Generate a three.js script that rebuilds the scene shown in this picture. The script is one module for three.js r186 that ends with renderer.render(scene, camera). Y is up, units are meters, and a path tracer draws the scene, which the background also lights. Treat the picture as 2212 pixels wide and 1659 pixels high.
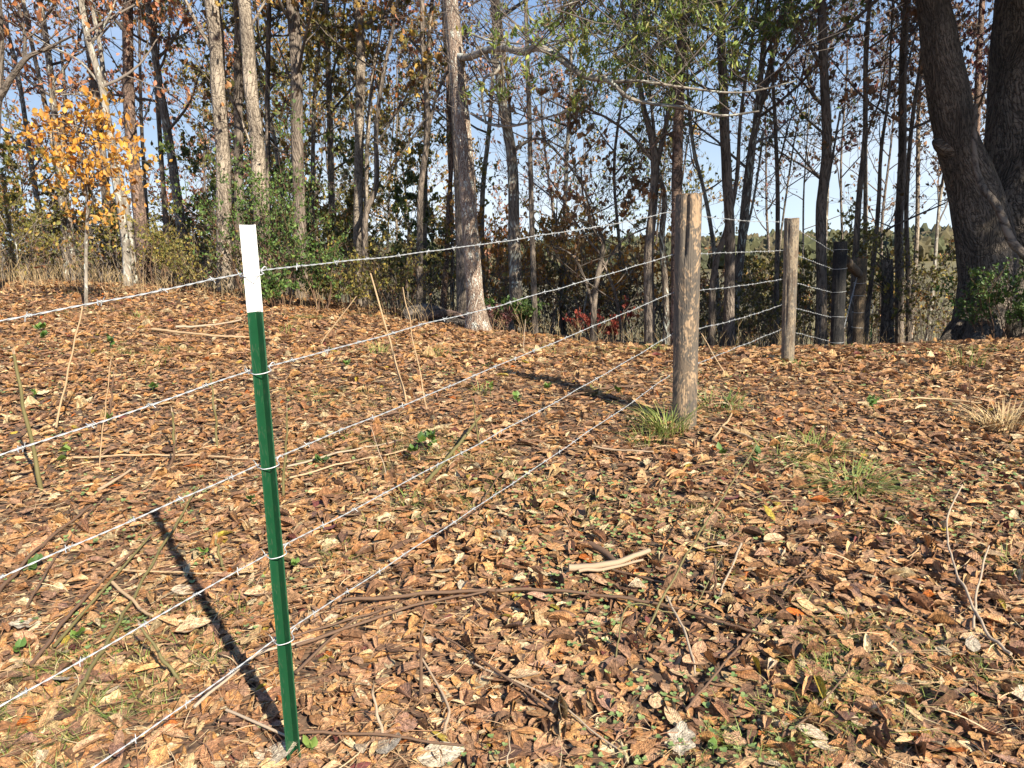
import * as THREE from 'three';
import { ImprovedNoise } from 'three/addons/math/ImprovedNoise.js';
import { mergeGeometries } from 'three/addons/utils/BufferGeometryUtils.js';

// ---------------------------------------------------------------- camera, sky, sun, exposure
const scene = new THREE.Scene();
const camera = new THREE.PerspectiveCamera(54.9, 4 / 3, 0.05, 2000);
const CAM_Y = 1.3, PITCH = 9.9 * Math.PI / 180, ROLL = -0.028;
camera.position.set(0, CAM_Y, 0);
camera.rotation.order = 'YXZ';
camera.rotation.set(-PITCH, 0, ROLL);
camera.updateMatrixWorld(true);
scene.add(camera);

const SUN_AZ = 36 * Math.PI / 180, SUN_EL = 34 * Math.PI / 180;
const SUN = new THREE.Vector3(Math.sin(SUN_AZ) * Math.cos(SUN_EL), Math.sin(SUN_EL), Math.cos(SUN_AZ) * Math.cos(SUN_EL));
const perlin = new ImprovedNoise();
function fbm(x, y, z, o = 4) { let a = 0, s = 1, f = 1; for (let i = 0; i < o; i++) { a += s * perlin.noise(x * f, y * f, z * f); s *= 0.5; f *= 2.03; } return a; }
{
  const w = 512, h = 256, data = new Float32Array(w * h * 4);
  for (let j = 0; j < h; j++) for (let i = 0; i < w; i++) {
    const el = ((j + 0.5) / h - 0.5) * Math.PI, az = ((i + 0.5) / w) * Math.PI * 2;
    const e = Math.max(0, Math.sin(el)), t = Math.pow(1 - e, 3.4);
    let r = 0.035 + 0.38 * t, g = 0.125 + 0.375 * t, b = 0.33 + 0.22 * t;
    const dx = Math.cos(az) * Math.cos(el), dz = Math.sin(az) * Math.cos(el);
    const k = Math.min(1, Math.max(0, fbm(dx * 1.6 + 7, e * 5 + 2, dz * 1.6, 5) * 1.1 + 0.12)) * 0.45;   // thin veil of high cloud
    r += (0.60 - r) * k; g += (0.62 - g) * k; b += (0.66 - b) * k;
    if (el < 0) { r = 0.30; g = 0.28; b = 0.24; }
    const q = (j * w + i) * 4; data[q] = r; data[q + 1] = g; data[q + 2] = b; data[q + 3] = 1;
  }
  const sky = new THREE.DataTexture(data, w, h, THREE.RGBAFormat, THREE.FloatType);
  sky.mapping = THREE.EquirectangularReflectionMapping; sky.magFilter = THREE.LinearFilter; sky.needsUpdate = true;
  scene.background = sky; scene.environment = sky;
  scene.backgroundIntensity = 1; scene.environmentIntensity = 1;
}
const sun = new THREE.DirectionalLight(new THREE.Color().setRGB(1, 0.90, 0.73), 5);
sun.position.copy(SUN).multiplyScalar(60); sun.target.position.set(0, 0, -10);
sun.position.add(sun.target.position);
sun.castShadow = true; sun.shadow.mapSize.set(4096, 4096);
Object.assign(sun.shadow.camera, { left: -40, right: 40, top: 40, bottom: -40, near: 1, far: 160 });
scene.add(sun, sun.target);
const renderer = new THREE.WebGLRenderer({ antialias: true });
renderer.toneMapping = THREE.LinearToneMapping;
renderer.toneMappingExposure = 2.15;
renderer.shadowMap.enabled = true;
renderer.setSize(1024, 768);

// ---------------------------------------------------------------- helpers
const V = (x, y, z) => new THREE.Vector3(x, y, z);
function mulberry(a) { return function () { a |= 0; a = a + 0x6D2B79F5 | 0; let t = Math.imul(a ^ a >>> 15, 1 | a); t = t + Math.imul(t ^ t >>> 7, 61 | t) ^ t; return ((t ^ t >>> 14) >>> 0) / 4294967296; }; }
const lerp = (a, b, t) => a + (b - a) * t, clamp = (x, a, b) => Math.min(b, Math.max(a, x));
const smooth = (a, b, x) => { const t = clamp((x - a) / (b - a), 0, 1); return t * t * (3 - 2 * t); };
const FP = 1597, PW = 2212, PH = 1659;
// a bearing measured in the photograph, at a distance in metres along the view -> a place in the world
function at(px, py, depth) {
  const d = V((px - PW / 2) / FP, -(py - PH / 2) / FP, -1).applyQuaternion(camera.quaternion);
  return d.multiplyScalar(depth / -d.z).add(camera.position);
}
const taken = {};
function numbered(n) { taken[n] = (taken[n] || 0) + 1; return taken[n] === 1 ? n : n + '_' + String(taken[n] - 1).padStart(3, '0'); }
function shadows(o) { o.traverse(m => { if (m.isMesh) { m.castShadow = true; m.receiveShadow = true; } }); }
function thing(name, label, category, pos = [0, 0, 0], group) {
  const o = new THREE.Group(); o.name = numbered(name); o.position.set(...pos); o.userData = { label, category };
  if (group) o.userData.group = group; scene.add(o); return o;
}
function part(name, geo, mat, parent, label) {
  const m = new THREE.Mesh(geo, mat); m.name = name; if (label) m.userData.label = label;
  m.castShadow = m.receiveShadow = true; parent.add(m); return m;
}
const lin = (r, g, b) => new THREE.Color().setRGB(r, g, b);

// geometry collector
class Geo {
  constructor() { this.p = []; this.n = []; this.u = []; this.i = []; }
  get empty() { return !this.i.length; }
  // a swept tube through pts with radii; uv in metres
  tube(pts, radii, sides, rough = 0, seed = 0, cap = false) {
    const N = pts.length, base = this.p.length / 3; let t = V(), nrm = V(), bi = V(), len = 0;
    t.subVectors(pts[1], pts[0]).normalize();
    nrm.set(Math.abs(t.y) > 0.9 ? 1 : 0, Math.abs(t.y) > 0.9 ? 0 : 1, 0).cross(t).normalize();
    for (let k = 0; k < N; k++) {
      if (k > 0) len += pts[k].distanceTo(pts[k - 1]);
      t.subVectors(pts[Math.min(N - 1, k + 1)], pts[Math.max(0, k - 1)]).normalize();
      nrm.addScaledVector(t, -nrm.dot(t)).normalize(); bi.crossVectors(t, nrm);
      const r0 = radii[k];
      for (let s = 0; s <= sides; s++) {
        const a = s / sides * Math.PI * 2, c = Math.cos(a), d = Math.sin(a);
        let r = r0;
        if (rough) r *= 1 + rough * fbm(c * 1.7 + seed, d * 1.7, len / Math.max(0.12, r0 * 5) + seed * 3, 3);
        const nx = nrm.x * c + bi.x * d, ny = nrm.y * c + bi.y * d, nz = nrm.z * c + bi.z * d;
        this.p.push(pts[k].x + nx * r, pts[k].y + ny * r, pts[k].z + nz * r); this.n.push(nx, ny, nz);
        this.u.push(a * radii[0], len + seed * 1.37);
      }
    }
    const q = sides + 1;
    for (let k = 0; k < N - 1; k++) for (let s = 0; s < sides; s++) {
      const a = base + k * q + s; this.i.push(a, a + 1, a + q, a + 1, a + q + 1, a + q);
    }
    if (cap) for (const [k, sg] of [[0, -1], [N - 1, 1]]) {
      const c0 = this.p.length / 3; t.subVectors(pts[Math.min(N - 1, k + 1)], pts[Math.max(0, k - 1)]).normalize().multiplyScalar(sg);
      this.p.push(pts[k].x, pts[k].y, pts[k].z); this.n.push(t.x, t.y, t.z); this.u.push(0, 0);
      for (let s = 0; s <= sides; s++) { const o = (base + k * q + s) * 3; this.p.push(this.p[o], this.p[o + 1], this.p[o + 2]); this.n.push(t.x, t.y, t.z); this.u.push(0.02 * Math.cos(s / sides * 6.283), 0.02 * Math.sin(s / sides * 6.283)); }
      for (let s = 0; s < sides; s++) sg > 0 ? this.i.push(c0, c0 + 1 + s, c0 + 2 + s) : this.i.push(c0, c0 + 2 + s, c0 + 1 + s);
    }
    return this;
  }
  // a bent strip (grass blade, straw)
  strip(pts, widths, side) {
    const base = this.p.length / 3, t = V(), n = V();
    for (let k = 0; k < pts.length; k++) {
      t.subVectors(pts[Math.min(pts.length - 1, k + 1)], pts[Math.max(0, k - 1)]).normalize(); n.crossVectors(side, t).normalize();
      for (const s of [-1, 1]) { this.p.push(pts[k].x + side.x * s * widths[k], pts[k].y + side.y * s * widths[k], pts[k].z + side.z * s * widths[k]); this.n.push(n.x, n.y, n.z); this.u.push(s * 0.5 + 0.5, k / (pts.length - 1)); }
    }
    for (let k = 0; k < pts.length - 1; k++) { const a = base + k * 2; this.i.push(a, a + 1, a + 2, a + 1, a + 3, a + 2); }
    return this;
  }
  build() {
    const g = new THREE.BufferGeometry();
    g.setAttribute('position', new THREE.Float32BufferAttribute(this.p, 3)); g.setAttribute('normal', new THREE.Float32BufferAttribute(this.n, 3));
    g.setAttribute('uv', new THREE.Float32BufferAttribute(this.u, 2)); g.setIndex(this.i); return g;
  }
}
// Catmull-Rom through points with radii, resampled
function spline(P, R, step) {
  const c = new THREE.CatmullRomCurve3(P, false, 'centripetal'), L = c.getLength(), n = Math.max(2, Math.ceil(L / step)), pts = [], rad = [];
  const lens = [0]; for (let i = 1; i < P.length; i++) lens.push(lens[i - 1] + P[i].distanceTo(P[i - 1]));
  for (let k = 0; k <= n; k++) {
    const t = k / n, f = t * (P.length - 1), i = Math.min(P.length - 2, Math.floor(f));
    pts.push(c.getPoint(t)); rad.push(lerp(R[i], R[i + 1], f - i));
  }
  return [pts, rad];
}

// ---------------------------------------------------------------- terrain
const ctrl = [];
{
  const add = (px, py, d, dy = 0) => { const p = at(px, py, d); ctrl.push([p.x, p.z, p.y + dy]); };
  add(636, 1650, 1.7435); add(1477, 920, 4.1); add(1702, 782, 6.4); add(1808, 752, 8.75); add(1030, 716, 9.0);
  add(1280, 738, 9.3, -0.05); add(2110, 742, 10); add(150, 612, 13); add(310, 618, 12.5); add(20, 606, 13.5); add(560, 640, 11.5); add(800, 678, 10.3);
  add(1880, 747, 16, -0.02); add(1906, 800, 25);
  for (const q of [[1.25, -1.75, 0.02], [2.9, -4.3, 0.22], [-2.6, -3.2, 0.28], [-1.6, -0.6, -0.2], [0.8, 0.5, -0.3], [4, -1, 0.0], [-4, 0, -0.1], [5.5, -6.5, 0.35], [8.5, -9, 0.35],
    [-5, -7, 0.75], [0, -18, -0.7], [-6, -22, -0.3], [-14, -22, 0.3], [3, -27, -3.6], [-9, -32, -2.4], [12, -18, -1.3], [-13, -12, 1.25], [14, -6, 0.2], [-9, -3, 0.6]]) ctrl.push(q);
}
const tps = (() => {
  const n = ctrl.length, m = n + 3, A = []; const U = r2 => r2 < 1e-9 ? 0 : r2 * Math.log(r2) * 0.5;
  for (let i = 0; i < m; i++) A.push(new Array(m + 1).fill(0));
  for (let i = 0; i < n; i++) {
    for (let j = 0; j < n; j++) A[i][j] = U((ctrl[i][0] - ctrl[j][0]) ** 2 + (ctrl[i][1] - ctrl[j][1]) ** 2) + (i === j ? 0.02 : 0);
    A[i][n] = 1; A[i][n + 1] = ctrl[i][0]; A[i][n + 2] = ctrl[i][1]; A[n][i] = 1; A[n + 1][i] = ctrl[i][0]; A[n + 2][i] = ctrl[i][1]; A[i][m] = ctrl[i][2];
  }
  for (let c = 0; c < m; c++) {
    let p = c; for (let r = c + 1; r < m; r++) if (Math.abs(A[r][c]) > Math.abs(A[p][c])) p = r;
    [A[c], A[p]] = [A[p], A[c]];
    for (let r = 0; r < m; r++) if (r !== c) { const f = A[r][c] / A[c][c]; if (f) for (let k = c; k <= m; k++) A[r][k] -= f * A[c][k]; }
  }
  const w = A.map((r, i) => r[m] / r[i]);
  return (x, z) => { let s = w[n] + w[n + 1] * x + w[n + 2] * z; for (let i = 0; i < n; i++) s += w[i] * U((x - ctrl[i][0]) ** 2 + (z - ctrl[i][1]) ** 2); return s; };
})();
function ground(x, z) {
  const r = Math.hypot(x, z + 6);
  const far = (() => { const d = -z; let v = lerp(-1.2, -4.6, smooth(14, 45, d)); v = lerp(v, -4.2, smooth(45, 160, d)); v = lerp(v, -1.5, smooth(170, 300, d)); if (z > 0) v = -0.8 - z * 0.02; return v + 0.5 * fbm(x * 0.02, 0, z * 0.02, 2); })();
  if (r > 26) return far;
  let h = tps(x, z); h = lerp(h, far, smooth(15, 26, r));
  return h + 0.03 * fbm(x * 0.9 + 3, 1.7, z * 0.9, 3) * (1 - smooth(10, 20, r)) ;
}
function groundNormal(x, z) { const e = 0.06; return V(ground(x - e, z) - ground(x + e, z), 2 * e, ground(x, z - e) - ground(x, z + e)).normalize(); }

// ---------------------------------------------------------------- textures
function dataTex(w, h, fn, srgb) {
  const d = new Uint8Array(w * h * 4);
  for (let j = 0; j < h; j++) for (let i = 0; i < w; i++) { const c = fn(i / w, j / h, i, j), q = (j * w + i) * 4; d[q] = clamp(c[0], 0, 1) * 255; d[q + 1] = clamp(c[1], 0, 1) * 255; d[q + 2] = clamp(c[2], 0, 1) * 255; d[q + 3] = 255; }
  const t = new THREE.DataTexture(d, w, h, THREE.RGBAFormat); t.wrapS = t.wrapT = THREE.RepeatWrapping; t.magFilter = THREE.LinearFilter; t.minFilter = THREE.LinearMipmapLinearFilter; t.generateMipmaps = true;
  if (srgb) t.colorSpace = THREE.SRGBColorSpace; t.needsUpdate = true; return t;
}
// periodic noise on the unit square (fx, fy whole numbers)
function pn(u, v, fx, fy, s) { const a = u * 6.28318, b = v * 6.28318, rx = fx / 6.28318, ry = fy / 6.28318; return perlin.noise(Math.cos(a) * rx + s, Math.sin(a) * rx + Math.cos(b) * ry + s * 1.7, Math.sin(b) * ry + s * 0.6); }
const toS = x => x <= 0.0031308 ? x * 12.92 : 1.055 * Math.pow(x, 1 / 2.4) - 0.055;
function barkMaterial(seed, dark, light, { fx = 14, fy = 3, lichen = 0, lichenCol = [0.5, 0.52, 0.46], bump = 0.02, metres = 0.8, plates = false } = {}) {
  const S = 512, hgt = new Float32Array(S * S);
  for (let j = 0; j < S; j++) for (let i = 0; i < S; i++) {
    const u = i / S, v = j / S, w = pn(u, v, 4, 3, seed) * 0.05;
    let a = pn(u + w, v, fx, fy, seed + 3), b = pn(u + w, v, fx * 2, fy * 3, seed + 5), c = pn(u, v, fx * 5, fy * 9, seed + 9);
    let ridge = 1 - Math.abs(a) * 2.4; ridge = 1 - ridge; // fissures where a crosses zero
    let k = clamp(0.30 + ridge * 0.62 + b * 0.34 + c * 0.3, 0, 1);
    if (plates) { const p = Math.abs(pn(u + w, v, fx * 0.7, fy * 2.2, seed + 12)); k *= smooth(0.0, 0.12, p) * 0.6 + 0.4; }
    hgt[j * S + i] = k;
  }
  const map = dataTex(S, S, (u, v, i, j) => {
    const k = hgt[j * S + i], t = smooth(0.1, 0.85, k), l = lichen ? smooth(0.02, 0.22, pn(u, v, 9, 9, seed + 21) + pn(u, v, 26, 26, seed + 23) * 0.7 - 0.28 + lichen) * smooth(0.25, 0.6, k) : 0, m = 0.85 + 0.5 * pn(u, v, 3, 3, seed + 31);
    return [0, 1, 2].map(q => toS(lerp(lerp(dark[q], light[q], t) * m, lichenCol[q], l)));
  }, true);
  const bmp = dataTex(S, S, (u, v, i, j) => { const k = hgt[j * S + i]; return [k, k, k]; });
  for (const t of [map, bmp]) t.repeat.set(1 / metres, 1 / (metres * 1.5));
  return new THREE.MeshStandardMaterial({ map, bumpMap: bmp, bumpScale: bump, roughness: 0.95 });
}
const BARK = {  // dark, umber and oak: tone lowered so the colour carries some shade
  grey: barkMaterial(1.3, [0.07, 0.055, 0.045], [0.25, 0.205, 0.165], { fx: 13, fy: 8, lichen: 0.02, bump: 0.014 }),
  pale: barkMaterial(7.1, [0.11, 0.085, 0.066], [0.36, 0.30, 0.235], { fx: 13, fy: 9, bump: 0.014, plates: true }),
  umber: barkMaterial(17.7, [0.07, 0.055, 0.045], [0.25, 0.202, 0.163], { fx: 14, fy: 9, bump: 0.014 }),
  dark: barkMaterial(13.7, [0.065, 0.052, 0.043], [0.235, 0.19, 0.153], { fx: 14, fy: 9, bump: 0.014 }),
  scaly: barkMaterial(21.9, [0.13, 0.085, 0.066], [0.44, 0.335, 0.26], { fx: 15, fy: 17, lichen: 0.16, lichenCol: [0.62, 0.63, 0.56], bump: 0.012, metres: 0.55, plates: true }),
  pine: barkMaterial(31.2, [0.07, 0.047, 0.038], [0.26, 0.175, 0.135], { fx: 9, fy: 9, bump: 0.014, plates: true }),
  oak: barkMaterial(43.4, [0.055, 0.045, 0.037], [0.24, 0.197, 0.16], { fx: 18, fy: 12, bump: 0.03, metres: 1.0, plates: true }),
  smooth: barkMaterial(51.8, [0.14, 0.118, 0.095], [0.34, 0.30, 0.25], { fx: 6, fy: 8, lichen: 0.06, bump: 0.005 }),
};
const twigGrey = new THREE.MeshStandardMaterial({ color: lin(0.17, 0.14, 0.12), roughness: 0.9 });
const twigDark = new THREE.MeshStandardMaterial({ color: lin(0.12, 0.097, 0.08), roughness: 0.9 });  // darker twig tone, some of the shade put into its colour

// veins of a leaf, near white, to be tinted
const leafTex = dataTex(256, 256, (u, v) => {
  const x = Math.abs(u - 0.5) * 2, mid = smooth(0.05, 0.0, x), side = smooth(0.10, 0.0, Math.abs(((v * 11 - x * 2.6) % 1 + 1) % 1 - 0.5) * 0.55) * 0.8;
  const bl = pn(u, v, 6, 6, 4.4) * 0.3 + pn(u, v, 17, 17, 8.2) * 0.22, sp = smooth(0.28, 0.42, pn(u, v, 22, 22, 1.9)) * 0.4;
  const k = 0.80 + bl + 0.2 * mid + 0.10 * side - sp; return [k, k * 0.985, k * 0.96].map(c => clamp(c, 0.12, 1));
}, true);
const leafBump = dataTex(256, 256, (u, v) => { const x = Math.abs(u - 0.5) * 2, s = Math.abs(((v * 11 - x * 2.6) % 1 + 1) % 1 - 0.5) * 2, m = smooth(0, 0.08, x), k = clamp(0.25 + 0.5 * (s * 0.7 + 0.3) * m + 0.2 * pn(u, v, 13, 13, 3.1), 0, 1); return [k, k, k]; });

// ---------------------------------------------------------------- ground, field
{
  // near sheet on a fine grid, coarser outwards to the horizon
  const xs = [], zs = [], push = (a, lo, hi, st) => { for (let v = lo; v < hi - 1e-6; v += st) a.push(v); };
  push(xs, -900, -200, 100); push(xs, -200, -40, 16); push(xs, -40, -14, 1.5); push(xs, -14, 14, 0.16); push(xs, 14, 40, 1.5); push(xs, 40, 200, 16); push(xs, 200, 901, 100);
  push(zs, -1200, -320, 110); push(zs, -320, -60, 10); push(zs, -60, -24, 1.5); push(zs, -24, -16, 0.4); push(zs, -16, 2, 0.16); push(zs, 2, 20, 1.5); push(zs, 20, 401, 40);
  const p = [], u = [], idx = [];
  for (const z of zs) for (const x of xs) { p.push(x, ground(x, z), z); u.push(x, z); }
  for (let j = 0; j < zs.length - 1; j++) for (let i = 0; i < xs.length - 1; i++) { const a = j * xs.length + i, b = a + xs.length; idx.push(a, b, a + 1, a + 1, b, b + 1); }
  const g = new THREE.BufferGeometry(); g.setAttribute('position', new THREE.Float32BufferAttribute(p, 3)); g.setAttribute('uv', new THREE.Float32BufferAttribute(u, 2)); g.setIndex(idx); g.computeVertexNormals();
  const col = [];
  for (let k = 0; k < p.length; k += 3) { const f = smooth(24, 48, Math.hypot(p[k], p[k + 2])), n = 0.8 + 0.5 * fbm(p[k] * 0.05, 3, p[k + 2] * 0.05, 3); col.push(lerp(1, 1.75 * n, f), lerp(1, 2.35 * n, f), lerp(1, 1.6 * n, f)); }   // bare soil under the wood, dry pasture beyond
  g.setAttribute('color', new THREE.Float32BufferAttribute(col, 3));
  const map = dataTex(512, 512, (a, b) => { const k = 0.5 + 0.5 * pn(a, b, 7, 7, 2.2) + 0.35 * pn(a, b, 31, 31, 5.5) + 0.3 * pn(a, b, 90, 90, 9.1), t = clamp(k, 0, 1); return [toS(lerp(0.045, 0.15, t)), toS(lerp(0.028, 0.093, t)), toS(lerp(0.02, 0.058, t))]; }, true); map.repeat.set(1.1, 1.1);
  const bmp = dataTex(256, 256, (a, b) => { const k = clamp(0.5 + 0.4 * pn(a, b, 12, 12, 6.2) + 0.35 * pn(a, b, 48, 48, 2.5), 0, 1); return [k, k, k]; }); bmp.repeat.set(1.1, 1.1);
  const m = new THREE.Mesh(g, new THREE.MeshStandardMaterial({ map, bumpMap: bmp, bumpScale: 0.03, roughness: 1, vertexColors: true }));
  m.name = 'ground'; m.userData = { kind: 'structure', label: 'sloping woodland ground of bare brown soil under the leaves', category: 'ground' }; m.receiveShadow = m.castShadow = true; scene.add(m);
}

// ---------------------------------------------------------------- fence
const galv = new THREE.MeshStandardMaterial({ color: lin(0.50, 0.52, 0.53), metalness: 0.5, roughness: 0.5 });
const T_BASE = at(636, 1650, 1.7435); T_BASE.y = ground(T_BASE.x, T_BASE.z);
const P1 = at(1477, 920, 4.1), P2 = at(1702, 782, 6.4), P3 = at(1808, 752, 8.75);
const FDIR = V(P1.x - T_BASE.x, 0, P1.z - T_BASE.z).normalize(), FSIDE = V(-FDIR.z, 0, FDIR.x).multiplyScalar(-1);   // FSIDE points to the far side of the posts
if (FSIDE.z > 0) FSIDE.multiplyScalar(-1);

function steelPost(x, z, height, yaw, label, detail, white = 0.2) {
  const y = ground(x, z), t = thing('steel_fence_post', label, 'fence post', [x, y, z], detail ? undefined : 'white-tipped steel posts down the slope'); t.rotation.y = yaw;
  // folded channel: two faces meeting in a valley, thin lips at the outer edges (x across, z towards the viewer)
  const w = 0.0175, th = 0.0032, prof = [[-w, 0.012], [-w + 0.003, 0.0125], [0.0025, -0.009], [w - 0.005, 0.0090], [w - 0.003, 0.012], [w, 0.0115], [w, 0.0115 - th], [w - 0.0035, 0.009 - th], [0.0025, -0.009 - th * 1.4], [-w, 0.012 - th]];
  const sh = new THREE.Shape(prof.map(p => new THREE.Vector2(...p)));
  const mk = (a, b, grow) => { const g = new THREE.ExtrudeGeometry(sh, { depth: b - a, bevelEnabled: false, curveSegments: 1 }); g.rotateX(-Math.PI / 2); g.scale(grow, 1, -grow); const ix = g.index; g.translate(0, a, 0); const q = g; const pp = q.attributes.position.array; for (let k = 0; k < pp.length; k += 9) for (let c = 0; c < 3; c++) { const s = pp[k + 3 + c]; pp[k + 3 + c] = pp[k + 6 + c]; pp[k + 6 + c] = s; } q.computeVertexNormals(); return q; };
  part('shaft', mk(-0.5, height - white, 1), MAT.greenPaint, t);
  part('painted_tip', mk(height - white, height, 1.012), MAT.whitePaint, t, 'white painted top of the post');
  if (detail) for (let k = 0; k < 24; k++) { const s = new THREE.BoxGeometry(0.012, 0.014, 0.008); s.translate(0.0025, 0.03 + k * 0.055, -0.0155); part('stud', s, k > 20 ? MAT.whitePaint : MAT.greenPaint, t); }
  return t;
}
const MAT = {
  greenPaint: (() => { const map = dataTex(256, 256, (u, v) => { const k = 0.92 + 0.10 * pn(u, v, 6, 9, 3.3), sc = smooth(0.36, 0.5, pn(u, v, 40, 14, 7.7)) * 0.35; return [toS(lerp(0.010, 0.16, sc) * k), toS(lerp(0.072, 0.16, sc) * k), toS(lerp(0.030, 0.11, sc) * k)]; }, true); map.repeat.set(9, 5); return new THREE.MeshPhysicalMaterial({ map, roughness: 0.38, clearcoat: 0.3, clearcoatRoughness: 0.3 }); })(),
  whitePaint: (() => { const map = dataTex(256, 256, (u, v) => { const k = 0.74 + 0.05 * pn(u, v, 7, 9, 5.3), sc = smooth(0.33, 0.5, pn(u, v, 30, 10, 1.7)) * 0.45; return [toS(k - sc * 0.32), toS(k * 0.995 - sc * 0.4), toS(k * 0.98 - sc * 0.52)]; }, true); map.repeat.set(9, 5); return new THREE.MeshPhysicalMaterial({ map, roughness: 0.45, clearcoat: 0.2, clearcoatRoughness: 0.4 }); })(),
};
const tYaw = Math.atan2(-T_BASE.x, -T_BASE.z) * 1 + 0.0 ;
const tpost = steelPost(T_BASE.x, T_BASE.z, 1.385 - T_BASE.y, Math.atan2(-T_BASE.x, -T_BASE.z), 'green steel fence post with white painted tip, closest to the camera', true);
const tFar = [[1880, 16, 'white-tipped dark steel post in the woods behind the brace posts'], [1907, 25, 'small white tip of a steel post down the slope, beside a thick dark trunk'], [1962, 25.5, 'small white tip of a steel post down the slope, beside the big oak roots']];
for (const [px, d, lab] of tFar) { const p = at(px, 745, d); const gy = ground(p.x, p.z), top = at(px, px === 1880 ? 657 : 741, d).y; steelPost(p.x, p.z, Math.max(0.6, top - gy), 0.2, lab, false); }

// wooden posts: rounded, checked timber
function woodMaterial(seed, cols, bump = 0.004) {
  const S = 512, h = new Float32Array(S * S);
  for (let j = 0; j < S; j++) for (let i = 0; i < S; i++) { const u = i / S, v = j / S, w = pn(u, v, 3, 3, seed) * 0.02; h[j * S + i] = clamp(0.55 + 0.4 * pn(u + w, v, 60, 5, seed + 2) + 0.35 * pn(u + w, v, 120, 6, seed + 4) + 0.25 * pn(u, v, 70, 60, seed + 5) - 0.5 * smooth(0.08, 0, Math.abs(pn(u + w, v, 18, 1, seed + 6))) * smooth(-0.05, 0.2, pn(u, v, 5, 3, seed + 8)), 0, 1); }
  const map = dataTex(S, S, (u, v, i, j) => {
    const k = h[j * S + i], patch = smooth(-0.16, 0.2, pn(u, v, 5, 6, seed + 11) * 0.7 + pn(u, v, 20, 34, seed + 13) * 0.45 + pn(u, v, 60, 90, seed + 14) * 0.5), spot = smooth(0.10, 0.3, pn(u, v, 9, 12, seed + 15) + 0.6 * pn(u, v, 40, 60, seed + 16));
    return [0, 1, 2].map(q => toS(lerp(lerp(cols[0][q], cols[1][q], patch), cols[2][q], spot * 0.7) * (0.66 + 0.45 * k)));
  }, true), bmp = dataTex(S, S, (u, v, i, j) => { const k = h[j * S + i]; return [k, k, k]; });
  return new THREE.MeshStandardMaterial({ map, bumpMap: bmp, bumpScale: bump, roughness: 0.9 });
}
function postGeometry(r0, r1, h, seed, cracks, lean = [0, 0]) {
  const N = 44, M = 70, p = [], u = [], idx = [];
  for (let j = 0; j <= M; j++) for (let i = 0; i <= N; i++) {
    const v = j / M, a = i / N * Math.PI * 2, y = -0.3 + (h + 0.3) * v; let r = lerp(r0, r1, v) * (1 + 0.035 * fbm(Math.cos(a) + seed, Math.sin(a), y * 0.8, 3) + 0.012 * fbm(Math.cos(a) * 6, Math.sin(a) * 6 + seed, y * 5, 2));
    for (const [ca, cw, y0, dep] of cracks) { const da = Math.atan2(Math.sin(a - ca - 0.04 * Math.sin(y * 9)), Math.cos(a - ca - 0.04 * Math.sin(y * 9))), f = smooth(y0, Math.min(h, y0 + 0.12), y); r -= dep * f * Math.max(0, 1 - Math.abs(da) / cw); }
    if (j === M) r *= 0.965;
    const yy = y + (j > M - 2 ? 0.010 * fbm(Math.cos(a) * 2 + seed, Math.sin(a) * 2, 5, 2) : 0);
    p.push(Math.cos(a) * r + lean[0] * v, yy, Math.sin(a) * r + lean[1] * v); u.push(i / N, v * 1.2 + seed * 0.3);
  }
  for (let j = 0; j < M; j++) for (let i = 0; i < N; i++) { const a = j * (N + 1) + i, b = a + N + 1; idx.push(a, b, a + 1, a + 1, b, b + 1); }
  const g = new THREE.BufferGeometry(); g.setAttribute('position', new THREE.Float32BufferAttribute(p, 3)); g.setAttribute('uv', new THREE.Float32BufferAttribute(u, 2)); g.setIndex(idx); g.computeVertexNormals();
  // sawn end
  const q = [], uu = [], ii = [], R = 8; const rim = []; for (let i = 0; i <= N; i++) { const k = (M * (N + 1) + i) * 3; rim.push([p[k], p[k + 1], p[k + 2]]); }
  const cx = lean[0], cz = lean[1];
  for (let k = 0; k <= R; k++) for (let i = 0; i <= N; i++) { const f = 1 - k / R, x = cx + (rim[i][0] - cx) * f, z = cz + (rim[i][2] - cz) * f; q.push(x, lerp(h, rim[i][1], f) + 0.006 * fbm(x * 40, seed, z * 40, 2), z); uu.push(x * 8, z * 8); }
  for (let k = 0; k < R; k++) for (let i = 0; i < N; i++) { const a = k * (N + 1) + i, b = a + N + 1; ii.push(a, b, a + 1, a + 1, b, b + 1); }
  const e = new THREE.BufferGeometry(); e.setAttribute('position', new THREE.Float32BufferAttribute(q, 3)); e.setAttribute('uv', new THREE.Float32BufferAttribute(uu, 2)); e.setIndex(ii); e.computeVertexNormals();
  return [g, e];
}
const woodTan = woodMaterial(2.7, [[0.12, 0.10, 0.08], [0.38, 0.265, 0.165], [0.075, 0.066, 0.058]]);
const woodGrey = woodMaterial(17.3, [[0.15, 0.13, 0.105], [0.29, 0.23, 0.16], [0.12, 0.085, 0.06]]);
const woodChar = woodMaterial(29.1, [[0.010, 0.010, 0.011], [0.022, 0.021, 0.021], [0.05, 0.045, 0.04]], 0.006);
const woodBrown = woodMaterial(37.7, [[0.10, 0.075, 0.05], [0.25, 0.175, 0.105], [0.06, 0.045, 0.035]]);
const endGrain = new THREE.MeshStandardMaterial({ color: lin(0.36, 0.25, 0.15), roughness: 1, bumpMap: leafBump, bumpScale: 0.006 });
const staple = new THREE.MeshStandardMaterial({ color: lin(0.4, 0.4, 0.4), metalness: 0.7, roughness: 0.45 });
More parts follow.
